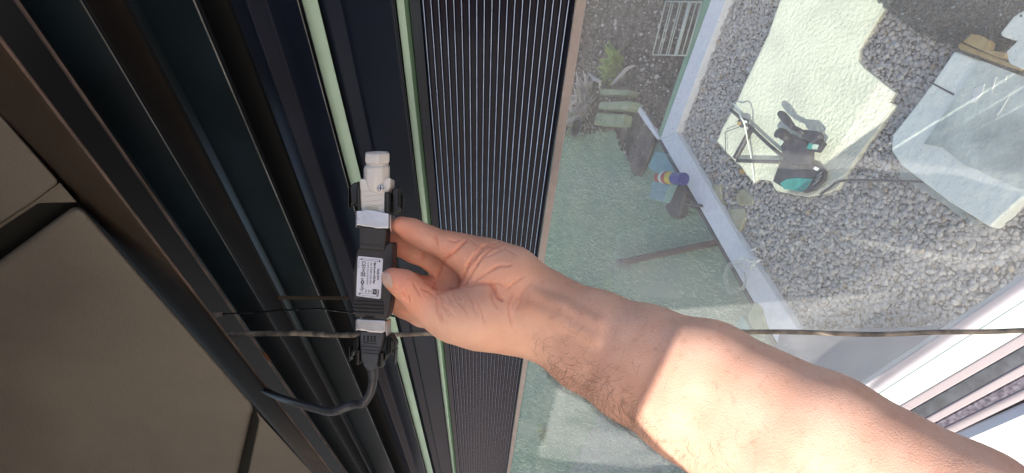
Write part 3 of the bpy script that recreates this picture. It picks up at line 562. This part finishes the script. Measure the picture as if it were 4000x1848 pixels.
for (a, b) in (((1413, 1007), (1496, 1015)), ((1411, 1012), (1494, 1021)), ((1405, 1139), (1488, 1148)), ((1404, 1147), (1487, 1156))):
    ll([a, b, (b[0], b[1]+.9), (a[0], a[1]+.9)])
for c in ((1422, 1011), (1491, 1019), (1415, 1145), (1483, 1153)):
    s_ = 4; ll([(c[0]-s_, c[1]+s_*.8), (c[0], c[1]-s_), (c[0]+s_, c[1]+s_*.8)] if c[1] < 1100 else [(c[0]-s_, c[1]-s_*.8), (c[0]+s_, c[1]-s_*.8), (c[0], c[1]+s_)])
txt("QRBPQ", 1450, 1009, 5, M['ink'], lb, 0, .8) if 0 else None
ll([(1465, 1126), (1489, 1128), (1488, 1147), (1464, 1145)])
for k in range(3): ll([(1480, 1129+k*6), (1486, 1129.5+k*6), (1486, 1133+k*6), (1480, 1132.5+k*6)], m=M['label'], z=.0083)
for r in (4, 7, 10):
    mesh('label_mark', *tube([L(1467+r*math.cos(a), 1141-r*math.sin(a), .0083) for a in (.0, .4, .8, 1.2, 1.55)], .0001, 5, 3), M['label'], lb)
ll([(1419, 1062), (1427, 1063), (1427, 1077), (1419, 1076)]); ll([(1421, 1066), (1425, 1066.5), (1425, 1074), (1421, 1073)], m=M['label'], z=.0083)
ll([(1429, 1064), (1436, 1065), (1436, 1078), (1429, 1077)]); ll([(1431, 1068), (1434, 1068.5), (1434, 1075), (1431, 1074.5)], m=M['label'], z=.0083)
ll([(1438, 1128), (1441, 1128), (1440, 1139), (1437, 1139)])
for q in (((1446, 1130), (1460, 1140)), ((1460, 1130), (1446, 1140)), ((1449, 1128), (1449, 1141)), ((1460, 1129), (1460, 1140))):
    mesh('label_mark', *tube([L(*q[0], .0082), L(*q[1], .0082)], .00009, 5, 1), M['ink'], lb)
# clips: steel band + black levers
def clip(par, top, label):
    sgn = 1 if top else -1
    if top: bandp = [(1402, 826), (1428, 824), (1440, 820), (1480, 826), (1528, 836), (1528, 893), (1480, 893), (1470, 890), (1440, 884), (1404, 880)]
    else: bandp = [(1402, 1242), (1512, 1248), (1512, 1290), (1500, 1295), (1450, 1292), (1440, 1288), (1402, 1284)]
    c = sub(lbox('locking_clip', bandp, .0068 if top else .0045, .0098 if top else .0075, M['steel'], par, .0006, 3))
    x1 = 1528 if top else 1512; ya, yb = (836, 893) if top else (1248, 1293)
    lbox('clip_side', [(x1, ya+2), (x1+5, ya+6), (x1+5, yb+18), (x1, yb-2)], -.011, .0070, M['steel'], c, .0004)
    lbox('clip_side', [(1397, ya-4), (1402, ya-4), (1402, yb-8), (1397, yb-2)], -.011, .0066, M['steel'], c, .0004)
    if top:
        lv = [('clip_lever', [(1401, 735), (1416, 738), (1419, 825), (1402, 823)], -.004, .0085), ('clip_lever', [(1509, 752), (1529, 752), (1528, 832), (1508, 832)], -.004, .0085),
              ('clip_arm', [(1380, 712), (1404, 710), (1406, 722), (1402, 780), (1366, 806), (1362, 730)], -.011, -.002), ('clip_arm', [(1528, 738), (1562, 726), (1560, 800), (1572, 822), (1530, 842)], -.011, -.002),
              ('clip_roll', [(1400, 710), (1409, 711), (1409, 740), (1400, 738)], -.006, .0045), ('clip_roll', [(1554, 729), (1564, 729), (1564, 806), (1554, 806)], -.010, .001),
              ('clip_roll', [(1355, 734), (1363, 733), (1363, 814), (1356, 815)], -.010, -.001), ('clip_roll', [(1569, 755), (1577, 757), (1573, 840), (1565, 840)], -.012, -.003)]
    else:
        lv = [('clip_lever', [(1398, 1360), (1413, 1360), (1413, 1420), (1397, 1416)], -.004, .0075), ('clip_lever', [(1489, 1372), (1505, 1372), (1503, 1430), (1484, 1430)], -.003, .0085),
              ('clip_arm', [(1384, 1318), (1412, 1312), (1412, 1362), (1382, 1382), (1368, 1370)], -.011, -.003), ('clip_arm', [(1508, 1310), (1530, 1308), (1549, 1340), (1546, 1360), (1520, 1390), (1505, 1375)], -.011, -.002),
              ('clip_roll', [(1397, 1314), (1406, 1314), (1406, 1360), (1397, 1360)], -.004, .004), ('clip_roll', [(1362, 1356), (1368, 1355), (1368, 1412), (1361, 1414)], -.010, .0),
              ('clip_roll', [(1372, 1374), (1378, 1372), (1376, 1394), (1371, 1396)], -.009, .0), ('clip_roll', [(1526, 1330), (1536, 1330), (1533, 1382), (1526, 1386)], -.009, .003),
              ('clip_roll', [(1540, 1365), (1545, 1365), (1540, 1430), (1534, 1430)], -.012, -.002), ('clip_roll', [(1506, 1384), (1514, 1380), (1512, 1402), (1505, 1408)], -.006, .004)]
    for nm, pts, z0, z1 in lv: lbox(nm, pts, z0, z1, M['clip'], c, .0011, 4)
clip(rc, True, ''); clip(rc, False, '')
lbox('latch_tab', [(1434, 1228), (1472, 1230), (1474, 1244), (1432, 1242)], .004, .0078, M['clip'], rc, .0004)
# cable plug
cp = thing('cable_plug', L(1455, 1340), 'blue grey tapered cable plug with curved cable below the lower clip', 'plug')
lbox('plug_body', [(1408, 1286), (1508, 1290), (1500, 1340), (1492, 1372), (1484, 1416), (1478, 1432), (1462, 1446), (1440, 1446), (1428, 1430), (1414, 1398), (1411, 1340)], -.009, .0055, M['plugpl'], cp, .0018, 4)
for k, y0 in enumerate((1347, 1360, 1373)): lbox('grip_rib', [(1420+k*2, y0), (1490-k*2, y0+6), (1490-k*2, y0+11), (1420+k*2, y0+5)], .0052, .0063, M['plugpl'], cp, .0003)
lbox('raised_frame', [(1427, 1306), (1431, 1306), (1431, 1333), (1478, 1338), (1478, 1341), (1427, 1336)], .0052, .006, M['clip'], cp, .0002)
for i in range(3):
    for k in range(3): lbox('mark_block', [(1440+i*13, 1309+k*8), (1448+i*13, 1309.5+k*8), (1448+i*13, 1314.5+k*8), (1440+i*13, 1314+k*8)], .0053, .0058, M['clip'], cp, 0)
for x in (1439, 1459.5):
    v, f = loft([[L(x+3.2*math.cos(a), 1407+3.2*math.sin(a), z) for a in [2*math.pi*k/12 for k in range(12)]] for z in (.0050, .0058)]); mesh('moulded_hole', v, f, M['ink'], cp)
mesh('strain_relief', *tube([L(1450, 1430, -.002), L(1455, 1455, -.002), L(1455, 1484, -.003)], [.0042, .0036, .0032], 16, 4), M['plugpl'], cp, True)
cab = [L(1455, 1476, -.003), L(1450, 1510, -.004), L(1436, 1550, -.006), L(1404, 1590, -.01), L(1355, 1607, -.02)]+[P(1300, 1608, .53), P(1235, 1596, .60), P(1150, 1572, .72), P(1075, 1545, .88), P(1000, 1505, .98), P(880, 1440, 1.08)]
mesh('cable', *tube(cab, [.0030]*5+[.0031, .0033, .0038, .0042, .0042, .0042], 14, 8), M['cable'], cp, True)
# ------------------------------------------------------------------ other cords
cbl = [(780, 1296, .90), (900, 1305, .86), (1050, 1303, .84), (1180, 1302, .79), (1320, 1309, .72), (1450, 1306, .66), (1550, 1308, .64), (1700, 1302, .62), (2000, 1302, .62), (2500, 1299, .62), (2900, 1297, .61), (3100, 1297, .60), (3300, 1304, .59), (3450, 1306, .585), (3650, 1298, .575), (3850, 1296, .57), (4000, 1291, .565), (4300, 1285, .56)]
tag(mesh('dusty_cable', *tube([P(*c) for c in cbl], [.0032 if c[0] < 1250 else .0021 if c[0] > 1500 else .0026 for c in cbl], 12, 8), M['dusty'], None, True), 'dusty dark cable stretched across the whole view behind the hand', 'cable')
def braid(name, pts, r, label):
    a = [Vector(P(*p)) for p in pts]; parts = []
    q = [a[i].lerp(a[i+1], t/10) for i in range(len(a)-1) for t in range(10)]+[a[-1]]
    for ph in (0, math.pi):
        parts.append(tube([p+Vector((0, math.cos(i*1.1+ph), math.sin(i*1.1+ph)))*r*.6 for i, p in enumerate(q)], r*.62, 6, 2))
    return tag(mesh(name, *add(parts), M['clip'], None, True), label, 'cord')
braid('braided_cord', [(868, 1226, .83), (980, 1222, .83), (1100, 1212, .82), (1250, 1206, .78), (1380, 1222, .72), (1500, 1228, .64), (1560, 1238, .62), (1640, 1262, .62), (1760, 1268, .62)], .0015, 'thin black braided cord just above the dusty cable')
tbk = thing('cord_end_clip', P(845, 1230, .94), 'small beige cord clip tucked beside the fascia lip', 'clip')
def pbox(name, pts, d, th, m, par, bv=.0006):
    n = len(pts); v = [P(x, y, d) for x, y in pts]+[P(x, y, d+th) for x, y in pts]
    o = mesh(name, v, [tuple(range(n)), tuple(range(2*n-1, n-1, -1))]+[(i, i+n, (i+1) % n+n, (i+1) % n) for i in range(n)], m, par)
    if bv: bevel(o, bv)
    return o
pbox('clip_plate', [(826, 1223), (868, 1219), (870, 1238), (834, 1241)], .80, .006, M['dusty'], tbk)
for x, y in ((838, 1234), (847, 1229), (850, 1236)): 
    mesh('screw_head', *tube([P(x, y, .796), P(x, y, .802)], .0012, 10, 1), M['straw'], tbk)
hb = pbox('hanger_bracket', [(1085, 1155), (1240, 1156), (1364, 1158), (1366, 1171), (1240, 1172), (1085, 1170)], .82, .01, M['fascia'], None); tag(hb, 'flat dark hanger bracket crossing the slats beside the receiver', 'bracket')
tp = bar('tape_mark', (62+2, 1352, .7165), (88, 1361, .7165), .002, M['orange'], None, (1380, 1412), 0); tag(tp, 'small orange tape scrap stuck on the first slat edge', 'tape')
# ------------------------------------------------------------------ the person: hand and forearm grown from a distance field
axis = (PC(3690, 2150, .37)-PC(1700, 1100, .5)).normalized(); az = Vector((0, 0, 1)); az = (az-axis*az.dot(axis)).normalized(); ay = az.cross(axis)
A3 = np.array((axis, ay, az)); ORG = np.array(PC(1500, 1060, .5)); VX = .0008
def toA(p): return (np.array(p)-ORG) @ A3.T
class Field:
    def __init__(s, lo, hi):
        s.lo = np.array(lo); s.n = np.ceil((np.array(hi)-s.lo)/VX).astype(int); s.a = np.full(s.n, .03, np.float32)
    def sl(s, lo, hi):
        i0 = np.clip(((lo-s.lo)/VX).astype(int), 0, s.n); i1 = np.clip(((hi-s.lo)/VX).astype(int)+2, 0, s.n)
        g = [s.lo[k]+VX*np.arange(i0[k], i1[k]) for k in range(3)]
        return tuple(slice(i0[k], i1[k]) for k in range(3)), g
def cone_d(g, a, b, ra, rb):
    X, Y, Z = g[0][:, None, None], g[1][None, :, None], g[2][None, None, :]
    ab = b-a; L2 = max(1e-12, ab @ ab); t = ((X-a[0])*ab[0]+(Y-a[1])*ab[1]+(Z-a[2])*ab[2])/L2; t = np.clip(t, 0, 1)
    return (np.sqrt((X-a[0]-t*ab[0])**2+(Y-a[1]-t*ab[1])**2+(Z-a[2]-t*ab[2])**2)-(ra+(rb-ra)*t)).astype(np.float32)
def smin(a, b, k):
    h = np.maximum(k-np.abs(a-b), 0)/k; return np.minimum(a, b)-h*h*k*.25
def put(fl, a, b, ra, rb, k):
    m = max(ra, rb)+.02; lo = np.minimum(a, b)-m; hi = np.maximum(a, b)+m; s_, g = fl.sl(lo, hi)
    if min(len(q) for q in g) == 0: return
    fl.a[s_] = smin(fl.a[s_], np.minimum(cone_d(g, a, b, ra, rb), .03), k)
def pt(x, y, d, r): return toA(PC(x, y, d)), r*d/F
LO = (-.035, -.075, -.075); HI = (.62, .085, .075)
T = Field(LO, HI)
def chain(fl, pts, k):
    q = [pt(*p) for p in pts]
    for i in range(len(q)-1): put(fl, q[i][0], q[i+1][0], q[i][1], q[i+1][1], k)
# forearm: two parallel bones make an oval
secs = [(2090, 1200, 2100, 1236, .505, 150), (2110, 1225, 0, 0, .503, 166), (2311, 1333, 0, 0, .492, 196), (2495, 1420, 0, 0, .476, 229), (2723, 1524, 0, 0, .452, 276), (3160, 1792, 0, 0, .405, 345), (3690, 2150, 0, 0, .365, 430), (4300, 2640, 0, 0, .33, 470)]
up_, lo_ = [], []
for i, (x, y, _, _, d, r) in enumerate(secs):
    if i == 0: continue
    j = min(i+1, len(secs)-1); jj = max(1, i-1); dx = secs[j][0]-secs[jj][0]; dy = secs[j][1]-secs[jj][1]; l = math.hypot(dx, dy); nx, ny = -dy/l, dx/l
    f_ = .70; o_ = (1-f_)*r; up_.append((x-nx*o_, y-ny*o_, d, r*f_)); lo_.append((x+nx*o_, y+ny*o_, d+.004, r*f_))
chain(T, up_, .008); chain(T, [((a[0]+b[0])/2, (a[1]+b[1])/2, (a[2]+b[2])/2, a[3]) for a, b in zip(up_, lo_)], .008); chain(T, lo_, .008)
# palm
pal = [[(2110, 1180, .505, 108), (1990, 1082, .503, 108), (1880, 1028, .505, 84), (1800, 985, .506, 62)],      # little-finger side
       [(2110, 1240, .505, 110), (1960, 1130, .524, 84), (1825, 1072, .534, 66), (1765, 1040, .531, 54)],
       [(2050, 1240, .510, 100), (1900, 1170, .531, 78), (1795, 1132, .540, 58), (1750, 1130, .538, 48)],
       [(2060, 1270, .503, 96), (1960, 1246, .500, 112), (1850, 1242, .493, 104), (1765, 1240, .489, 82)],     # thenar
       [(1850, 1230, .52, 80), (1760, 1210, .530, 60), (1715, 1225, .534, 50)]]
for c in pal: chain(T, c, .014)
fing = [[(1805, 985, .506, 56), (1742, 958, .506, 49), (1668, 932, .507, 46.5), (1610, 902, .506, 42), (1566, 881, .5045, 35)],
        [(1772, 1036, .530, 50), (1702, 1016, .537, 48), (1620, 978, .537, 45), (1545, 950, .531, 42), (1510, 940, .5225, 38)],
        [(1750, 1130, .537, 46), (1690, 1128, .542, 44), (1600, 1112, .541, 43), (1520, 1092, .534, 42), (1490, 1080, .527, 38)],
        [(1725, 1225, .533, 52), (1650, 1222, .534, 50), (1580, 1190, .533, 47), (1520, 1160, .531, 43), (1490, 1145, .527, 38)]]
thumb = [(1770, 1240, .489, 84), (1732, 1228, .487, 76), (1676, 1205, .485, 63), (1628, 1156, .482, 55), (1580, 1112, .4795, 51), (1533, 1088, .4790, 42)]
FG = Field((-.035, -.075, -.075), (.10, .085, .075))
for c in fing+[thumb]:
    tmp = Field((-.035, -.075, -.075), (.10, .085, .075)); chain(tmp, c, .006); FG.a = np.minimum(FG.a, tmp.a)
nx_ = FG.n[0]; T.a[:nx_, :FG.n[1], :FG.n[2]] = smin(T.a[:nx_, :FG.n[1], :FG.n[2]], FG.a, .008)
def samp(p):
    q = (p-T.lo)/VX; i = np.clip(np.round(q).astype(int), 0, T.n-1); return T.a[i[:, 0], i[:, 1], i[:, 2]]
def surf(x, y):
    ds = np.arange(.36, .60, .0005); r = np.array(((x-2000)/F, (924-y)/F, -1)); q = (r[None]*ds[:, None]-ORG) @ A3.T
    v = samp(q); k = np.argmax(v < 0); return (q[k], ds[k]) if v[k] < 0 else (None, None)
def Z4(p): return (1450+p[0]/1.831, 800+p[1]/1.831)
cre = [([(690, 245), (650, 280), (600, 330), (560, 362), (525, 380)], 1.0), ([(855, 265), (780, 310), (720, 380), (690, 440), (655, 520), (610, 590)], 1.1),
       ([(945, 282), (860, 310), (795, 370), (745, 440), (700, 520), (660, 575)], .8), ([(470, 640), (560, 605), (650, 588), (760, 562), (850, 560), (882, 600), (905, 655), (945, 690)], 1.7),
       ([(1010, 430), (900, 440), (820, 490), (740, 545), (620, 585)], .9), ([(525, 385), (495, 450), (465, 520), (435, 610)], 1.2),
       ([(468, 660), (478, 760), (512, 850)], .9), ([(500, 650), (520, 730), (562, 800)], .6), ([(545, 640), (600, 735)], .45), ([(380, 560), (430, 578), (470, 606)], .6), ([(360, 600), (420, 625), (462, 662)], .5),
       ([(1010, 640), (985, 700), (992, 790), (1010, 870)], .6), ([(1075, 640), (1062, 700), (1040, 760)], .4), ([(930, 262), (840, 300), (760, 360), (720, 420)], .5),
       ([(870, 600), (860, 650), (880, 700), (905, 740)], .4), ([(455, 215), (462, 250), (470, 290)], .35), ([(378, 345), (372, 370), (368, 400)], .35), ([(210, 620), (235, 650), (250, 690)], .4), ([(235, 600), (262, 650), (270, 700)], .35),
       ([(770, 700), (800, 780), (815, 850)], .35), ([(700, 640), (740, 740), (760, 800)], .3), ([(830, 300), (960, 310), (1040, 360)], .3), ([(620, 640), (660, 720), (700, 800)], .3),
       ([(560, 255), (600, 262), (640, 250)], .3), ([(715, 250), (760, 290), (740, 330)], .3), ([(900, 262), (820, 300), (770, 340), (735, 395)], .35), ([(980, 300), (900, 335), (820, 375)], .35), ([(640, 470), (700, 430), (760, 420)], .3),
       ([(520, 420), (560, 470), (620, 500)], .35), ([(480, 690), (500, 780), (545, 850)], .35), ([(520, 660), (545, 740), (590, 790)], .35), ([(580, 620), (620, 690), (660, 740)], .3), ([(840, 570), (900, 560), (960, 590)], .4), ([(300, 560), (330, 600), (350, 650)], .25),
       ([(1100, 500), (1020, 560), (960, 610)], .35), ([(1150, 560), (1080, 620), (1020, 700), (1000, 800)], .3)]
def carve(pts, w, dep):
    q = []
    for i in range(len(pts)-1):
        for k in range(5): q.append((pts[i][0]+(pts[i+1][0]-pts[i][0])*k/5, pts[i][1]+(pts[i+1][1]-pts[i][1])*k/5))
    q.append(pts[-1]); w3 = []
    for x, y in q:
        s_, d_ = surf(x, y)
        if s_ is not None: w3.append((s_, d_))
    for i in range(len(w3)-1):
        if abs(w3[i][1]-w3[i+1][1]) > .006: continue
        a, b = w3[i][0], w3[i+1][0]; e = min(1, (i+1)/4, (len(w3)-1-i)/4)
        rr = .0004+.0004*w; m = rr+.004; s2, g = T.sl(np.minimum(a, b)-m, np.maximum(a, b)+m)
        dd = cone_d(g, a, b, rr, rr)+rr*(1-dep*e); fl = T.a[s2]
        T.a[s2] = -smin(-fl, dd, .0012)
for pts, w in cre: carve([Z4(p) for p in pts], w, .25+.45*min(w, 1.4))
# tendons at the wrist
for pts in ([(2080, 1150), (2200, 1200), (2330, 1265)], [(2070, 1200), (2190, 1255), (2320, 1320)]):
    q = [surf(*p) for p in pts]
    for i in range(len(q)-1):
        if q[i][0] is not None and q[i+1][0] is not None:
            off = np.array((0, 0, -.0010)); put(T, q[i][0]+off, q[i+1][0]+off, .0014, .0014, .009)
def surface_nets(fl):
    a = fl.a; s_ = a < 0; nx, ny, nz = a.shape
    cnt = np.zeros((nx-1, ny-1, nz-1), np.uint8)
    for i in (0, 1):
        for j in (0, 1):
            for k in (0, 1): cnt += s_[i:nx-1+i, j:ny-1+j, k:nz-1+k]
    act = (cnt > 0) & (cnt < 8); idx = np.full(cnt.shape, -1, np.int32); c = np.argwhere(act); idx[act] = np.arange(len(c))
    acc = np.zeros((len(c), 3)); num = np.zeros(len(c)); cor = [(i, j, k) for i in (0, 1) for j in (0, 1) for k in (0, 1)]
    for p in cor:
        for ax in range(3):
            if p[ax]: continue
            q = list(p); q[ax] = 1; va = a[c[:, 0]+p[0], c[:, 1]+p[1], c[:, 2]+p[2]]; vb = a[c[:, 0]+q[0], c[:, 1]+q[1], c[:, 2]+q[2]]
            m = (va < 0) != (vb < 0); t = np.where(m, va/np.where(m, va-vb, 1), 0); pos = np.array(p, float)[None].repeat(len(c), 0); pos[:, ax] += t
            acc[m] += pos[m]; num += m
    v = (c+acc/num[:, None])*VX+fl.lo; fs = []
    for ax in range(3):
        sl0 = [slice(None)]*3; sl1 = [slice(None)]*3; sl0[ax] = slice(0, -1); sl1[ax] = slice(1, None)
        s0 = s_[tuple(sl0)]; s1 = s_[tuple(sl1)]; e = np.argwhere(s0 != s1); o1, o2 = (ax+1) % 3, (ax+2) % 3
        e = e[(e[:, o1] > 0) & (e[:, o2] > 0) & (e[:, o1] < a.shape[o1]-1) & (e[:, o2] < a.shape[o2]-1)]; ins = s0[e[:, 0], e[:, 1], e[:, 2]]
        def gi(d1, d2): q = e.copy(); q[:, o1] -= d1; q[:, o2] -= d2; return idx[q[:, 0], q[:, 1], q[:, 2]]
        f = np.stack([gi(1, 1), gi(0, 1), gi(0, 0), gi(1, 0)], 1); f[~ins] = f[~ins][:, ::-1]; fs.append(f)
    return v, np.concatenate(fs)
v, f = surface_nets(T); print('arm verts', len(v))
vc = v @ A3+ORG; vw = vc @ Rn.T+np.array((0, 0, H)); base = np.array(P(2400, 1400, .48))
me = bpy.data.meshes.new('person'); me.vertices.add(len(v)); me.vertices.foreach_set('co', (vw-base).ravel())
me.loops.add(f.size); me.loops.foreach_set('vertex_index', f.ravel().astype(np.int32)); me.polygons.add(len(f)); me.polygons.foreach_set('loop_start', np.arange(0, f.size, 4, dtype=np.int32)); me.polygons.foreach_set('use_smooth', np.ones(len(f), bool))
me.update(calc_edges=True); me.validate()
pxy = np.stack([2000+vc[:, 0]/-vc[:, 2]*F, 924-vc[:, 1]/-vc[:, 2]*F], 1)
tint = np.ones((len(v), 4)); 
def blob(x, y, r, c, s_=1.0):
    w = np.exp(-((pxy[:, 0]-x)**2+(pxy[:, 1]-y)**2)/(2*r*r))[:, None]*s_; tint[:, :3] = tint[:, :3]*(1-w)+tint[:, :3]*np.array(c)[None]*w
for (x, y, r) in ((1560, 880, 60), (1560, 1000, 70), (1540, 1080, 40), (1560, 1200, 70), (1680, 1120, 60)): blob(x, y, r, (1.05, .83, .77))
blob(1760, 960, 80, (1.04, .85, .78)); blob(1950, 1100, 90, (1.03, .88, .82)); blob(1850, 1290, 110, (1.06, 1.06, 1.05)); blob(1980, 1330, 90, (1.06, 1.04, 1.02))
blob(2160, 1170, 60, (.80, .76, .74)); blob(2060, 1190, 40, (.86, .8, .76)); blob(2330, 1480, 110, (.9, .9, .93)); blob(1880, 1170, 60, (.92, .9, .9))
for pts, w in cre:
    for i in range(len(pts)-1):
        for k in range(8):
            x, y = Z4((pts[i][0]+(pts[i+1][0]-pts[i][0])*k/8, pts[i][1]+(pts[i+1][1]-pts[i][1])*k/8)); blob(x, y, 4.5, (.97, .90, .88), min(1, w))
for k in range(260):
    x = random.uniform(2100, 4000); y = random.uniform(1100, 1848); blob(x, y, random.choice((3.5, 5, 6)), (.82, .72, .68), .55)
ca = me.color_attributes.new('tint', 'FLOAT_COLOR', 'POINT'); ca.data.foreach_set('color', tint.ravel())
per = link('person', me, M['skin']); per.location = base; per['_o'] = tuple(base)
tag(per, 'bare forearm and hand reaching in, gripping the receiver module', 'person')
sm = per.modifiers.new('s', 'SMOOTH'); sm.factor = .5; sm.iterations = 1
# thumb nail on the surface facing the camera
nl = []; NU, NV = 13, 13
ctr = (1512, 1093); ax1 = (-.90, -.30); ax2 = (.12, 1.0)
for i in range(NU):
    for j in range(NV):
        a = i/(NU-1)*2-1; b = j/(NV-1)*2-1; rx = a*math.sqrt(1-b*b*.42); ry = b*math.sqrt(1-a*a*.36)
        x = ctr[0]+ax1[0]*rx*24+ax2[0]*ry*30; y = ctr[1]+ax1[1]*rx*24+ax2[1]*ry*30
        s_, d_ = surf(x, y); nl.append((x, y, d_))
good = [q[2] for q in nl if q[2] and q[2] < .5]
if good:
    dm = sorted(good)[len(good)//2]; v2 = []
    for (x, y, d_) in nl:
        d0 = d_ if d_ and d_ < .49 else dm+.003
        v2.append(P(x, y, min(d0, dm+.003)-.0006))
    fs = [(i*NV+j, i*NV+j+1, (i+1)*NV+j+1, (i+1)*NV+j) for i in range(NU-1) for j in range(NV-1)]
    no = mesh('thumb_nail', v2, fs, M['nail'], per, True); so_ = no.modifiers.new('s', 'SOLIDIFY'); so_.thickness = .0006; so_.offset = 0
# hair on the forearm
nrm = np.zeros(len(v)*3); me.vertices.foreach_get('normal', nrm); nrm = nrm.reshape(-1, 3)
camf = np.array(R3 @ Vector((0, 0, 1))); facing = nrm @ camf
axw = np.array(R3 @ axis); hw = []
wgt = np.zeros(len(v)); X, Y = pxy[:, 0], pxy[:, 1]
tt = (X-2050)/1950; cen = 1240+(X-2050)*.56; wgt = np.where((X > 2060) & (X < 4100) & (facing > -.5), .25, 0)*np.clip((X-2060)/150, 0, 1)
low = np.clip((Y-cen)/120, 0, 1); wgt *= np.where(X > 2480+(1640-Y)*.45, .3, 1); wgt *= (.10+1.3*low*np.clip((3100-X)/700, .25, 1)); wgt *= (Y > 1100)
wgt /= wgt.sum(); ch = rng.choice(len(v), 1700, p=wgt); hv = []; hf = []
for i in ch:
    p = Vector(vw[i]); n_ = Vector(nrm[i]); nv_ = mn.noise(p*28); an = nv_*2.2+random.gauss(0, .7); dn = Vector(np.array(R3 @ Vector((-.25, -.9, .1))))
    d = (dn-n_*dn.dot(n_)).normalized(); d = d*math.cos(an)+n_.cross(d)*math.sin(an)
    l = random.uniform(.005, .012); cv = n_.cross(d)*(mn.noise(p*40+Vector((5, 1, 2)))*1.4+random.gauss(0, .7))
    ps = [p-n_*.0003, p+d*l*.35+n_*l*.18+cv*l*.1, p+d*l*.7+n_*l*.25+cv*l*.4, p+d*l+n_*l*.2+cv*l*.85]; rr = .00005; k = len(hv)
    for q_, w in zip(ps, (1, .9, .65, .2)):
        for a in range(3): hv.append(q_+(cv.normalized()*math.cos(a*2.094)+n_*math.sin(a*2.094))*rr*w if cv.length > 1e-6 else q_)
    for s3 in range(3):
        for a in range(3): hf.append((k+s3*3+a, k+s3*3+(a+1) % 3, k+s3*3+3+(a+1) % 3, k+s3*3+3+a))
ho = mesh('arm_hair', hv, hf, M['hair'], per, True); ho['kind'] = 'stuff'
# ------------------------------------------------------------------ added sun blocker overhead, unseen, its openings cut to place the sunlit areas
CH = .55
SU = S.dot(U); u1 = (XW - U*0).normalized(); e1 = Vector(XW); e2 = Vector(YW)
def AW(pc): # camera-space point -> 2D on sun blocker plane along the sun direction
    t = (CH-U.dot(pc))/SU; q = pc+S*t; return Vector((q.dot(e1), q.dot(e2)))
def Gc(x, y): r, g = gdir(x, y); return r*(H/g)
patch = PATCH
hole1 = [AW(Gc(x, y)*((H-.025)/H)) for x, y in patch]
arm = [(2740, 1060, .45), (2625, 1310, .443), (2470, 1640, .424), (2410, 1770, .42), (3300, 2620, .37), (4300, 3400, .33), (5000, 3100, .3), (4500, 1700, .36), (3400, 1250, .42)]
hole2 = [AW(PC(*p)) for p in arm]
sl_ = [(3300, 1590, 1.3), (3950, 1160, 1.13), (4400, 860, 1.05), (4900, 1600, .96), (4300, 2300, 1.06), (3200, 2200, 1.33)]
hole3 = [AW(PC(*p)) for p in sl_]
print('armpt', [(x_, y_, tuple(round(c, 2) for c in AW(Gc(x_, y_)))) for x_, y_ in ((3700, 500), (3600, 450), (3900, 200), (3900, 600), (3600, 600))], (round(x0,2) if 0 else 0), [tuple(round(c, 2) for c in AW(PC(*q))) for q in ((2200, 1450, .47), (2100, 1300, .48), (2000, 1340, .48), (2400, 1600, .45), (1560, 880, .5))])
for nm_, hl_ in (('h1', hole1), ('h2', hole2), ('h3', hole3)): print(nm_, [tuple(round(c, 2) for c in q) for q in hl_])
allp = hole1+hole2+hole3; x0 = min(p.x for p in allp)-.15; x1 = max(p.x for p in allp)+.15; y0 = min(p.y for p in allp)-.15; y1 = max(p.y for p in allp)+.15
gsh = [AW(Gc(x, y)) for x, y in ((2100, 1848), (2200, 0), (2800, -100), (4000, -100), (4000, 1300), (3300, 1600))]+[AW(PC(x, y, d)) for x, y, d in ((0, 0, .4), (0, 1848, .9), (1300, 1848, 1.6), (1500, 0, .5), (2300, 0, .5))]
for p in gsh: x0 = min(x0, p.x-.3); x1 = max(x1, p.x+.3); y0 = min(y0, p.y-.3); y1 = max(y1, p.y+.3)
outer = [Vector((x0, y0)), Vector((x1, y0)), Vector((x1, y1)), Vector((x0, y1))]
verts = outer+hole1+hole2+hole3; faces = [[0, 1, 2, 3]]; k = 4
for hl in (hole1, hole2, hole3): faces.append(list(range(k, k+len(hl)))); k += len(hl)
ov, oe, of, _, _, ofo = delaunay_2d_cdt(verts, [], faces, 0, 1e-6)
def inside(q):
    c = sum((ov[i] for i in q), Vector((0, 0)))/len(q)
    return any(inpoly(np.array([c.x]), np.array([c.y]), [tuple(p) for p in hl])[0] for hl in (hole1, hole2, hole3))
keep = [q for q in of if not inside(q)]
aw = mesh('sun_blocker', [W(e1*p.x+e2*p.y+U*CH) for p in ov], keep, M['sun_blocker'])
s3 = aw.modifiers.new('s', 'SOLIDIFY'); s3.thickness = .004
tag(aw, 'added sheet overhead, unseen, with openings cut to shape the sunlight', 'sun_blocker')
for o in bpy.data.objects:
    if '_o' in o: del o['_o']
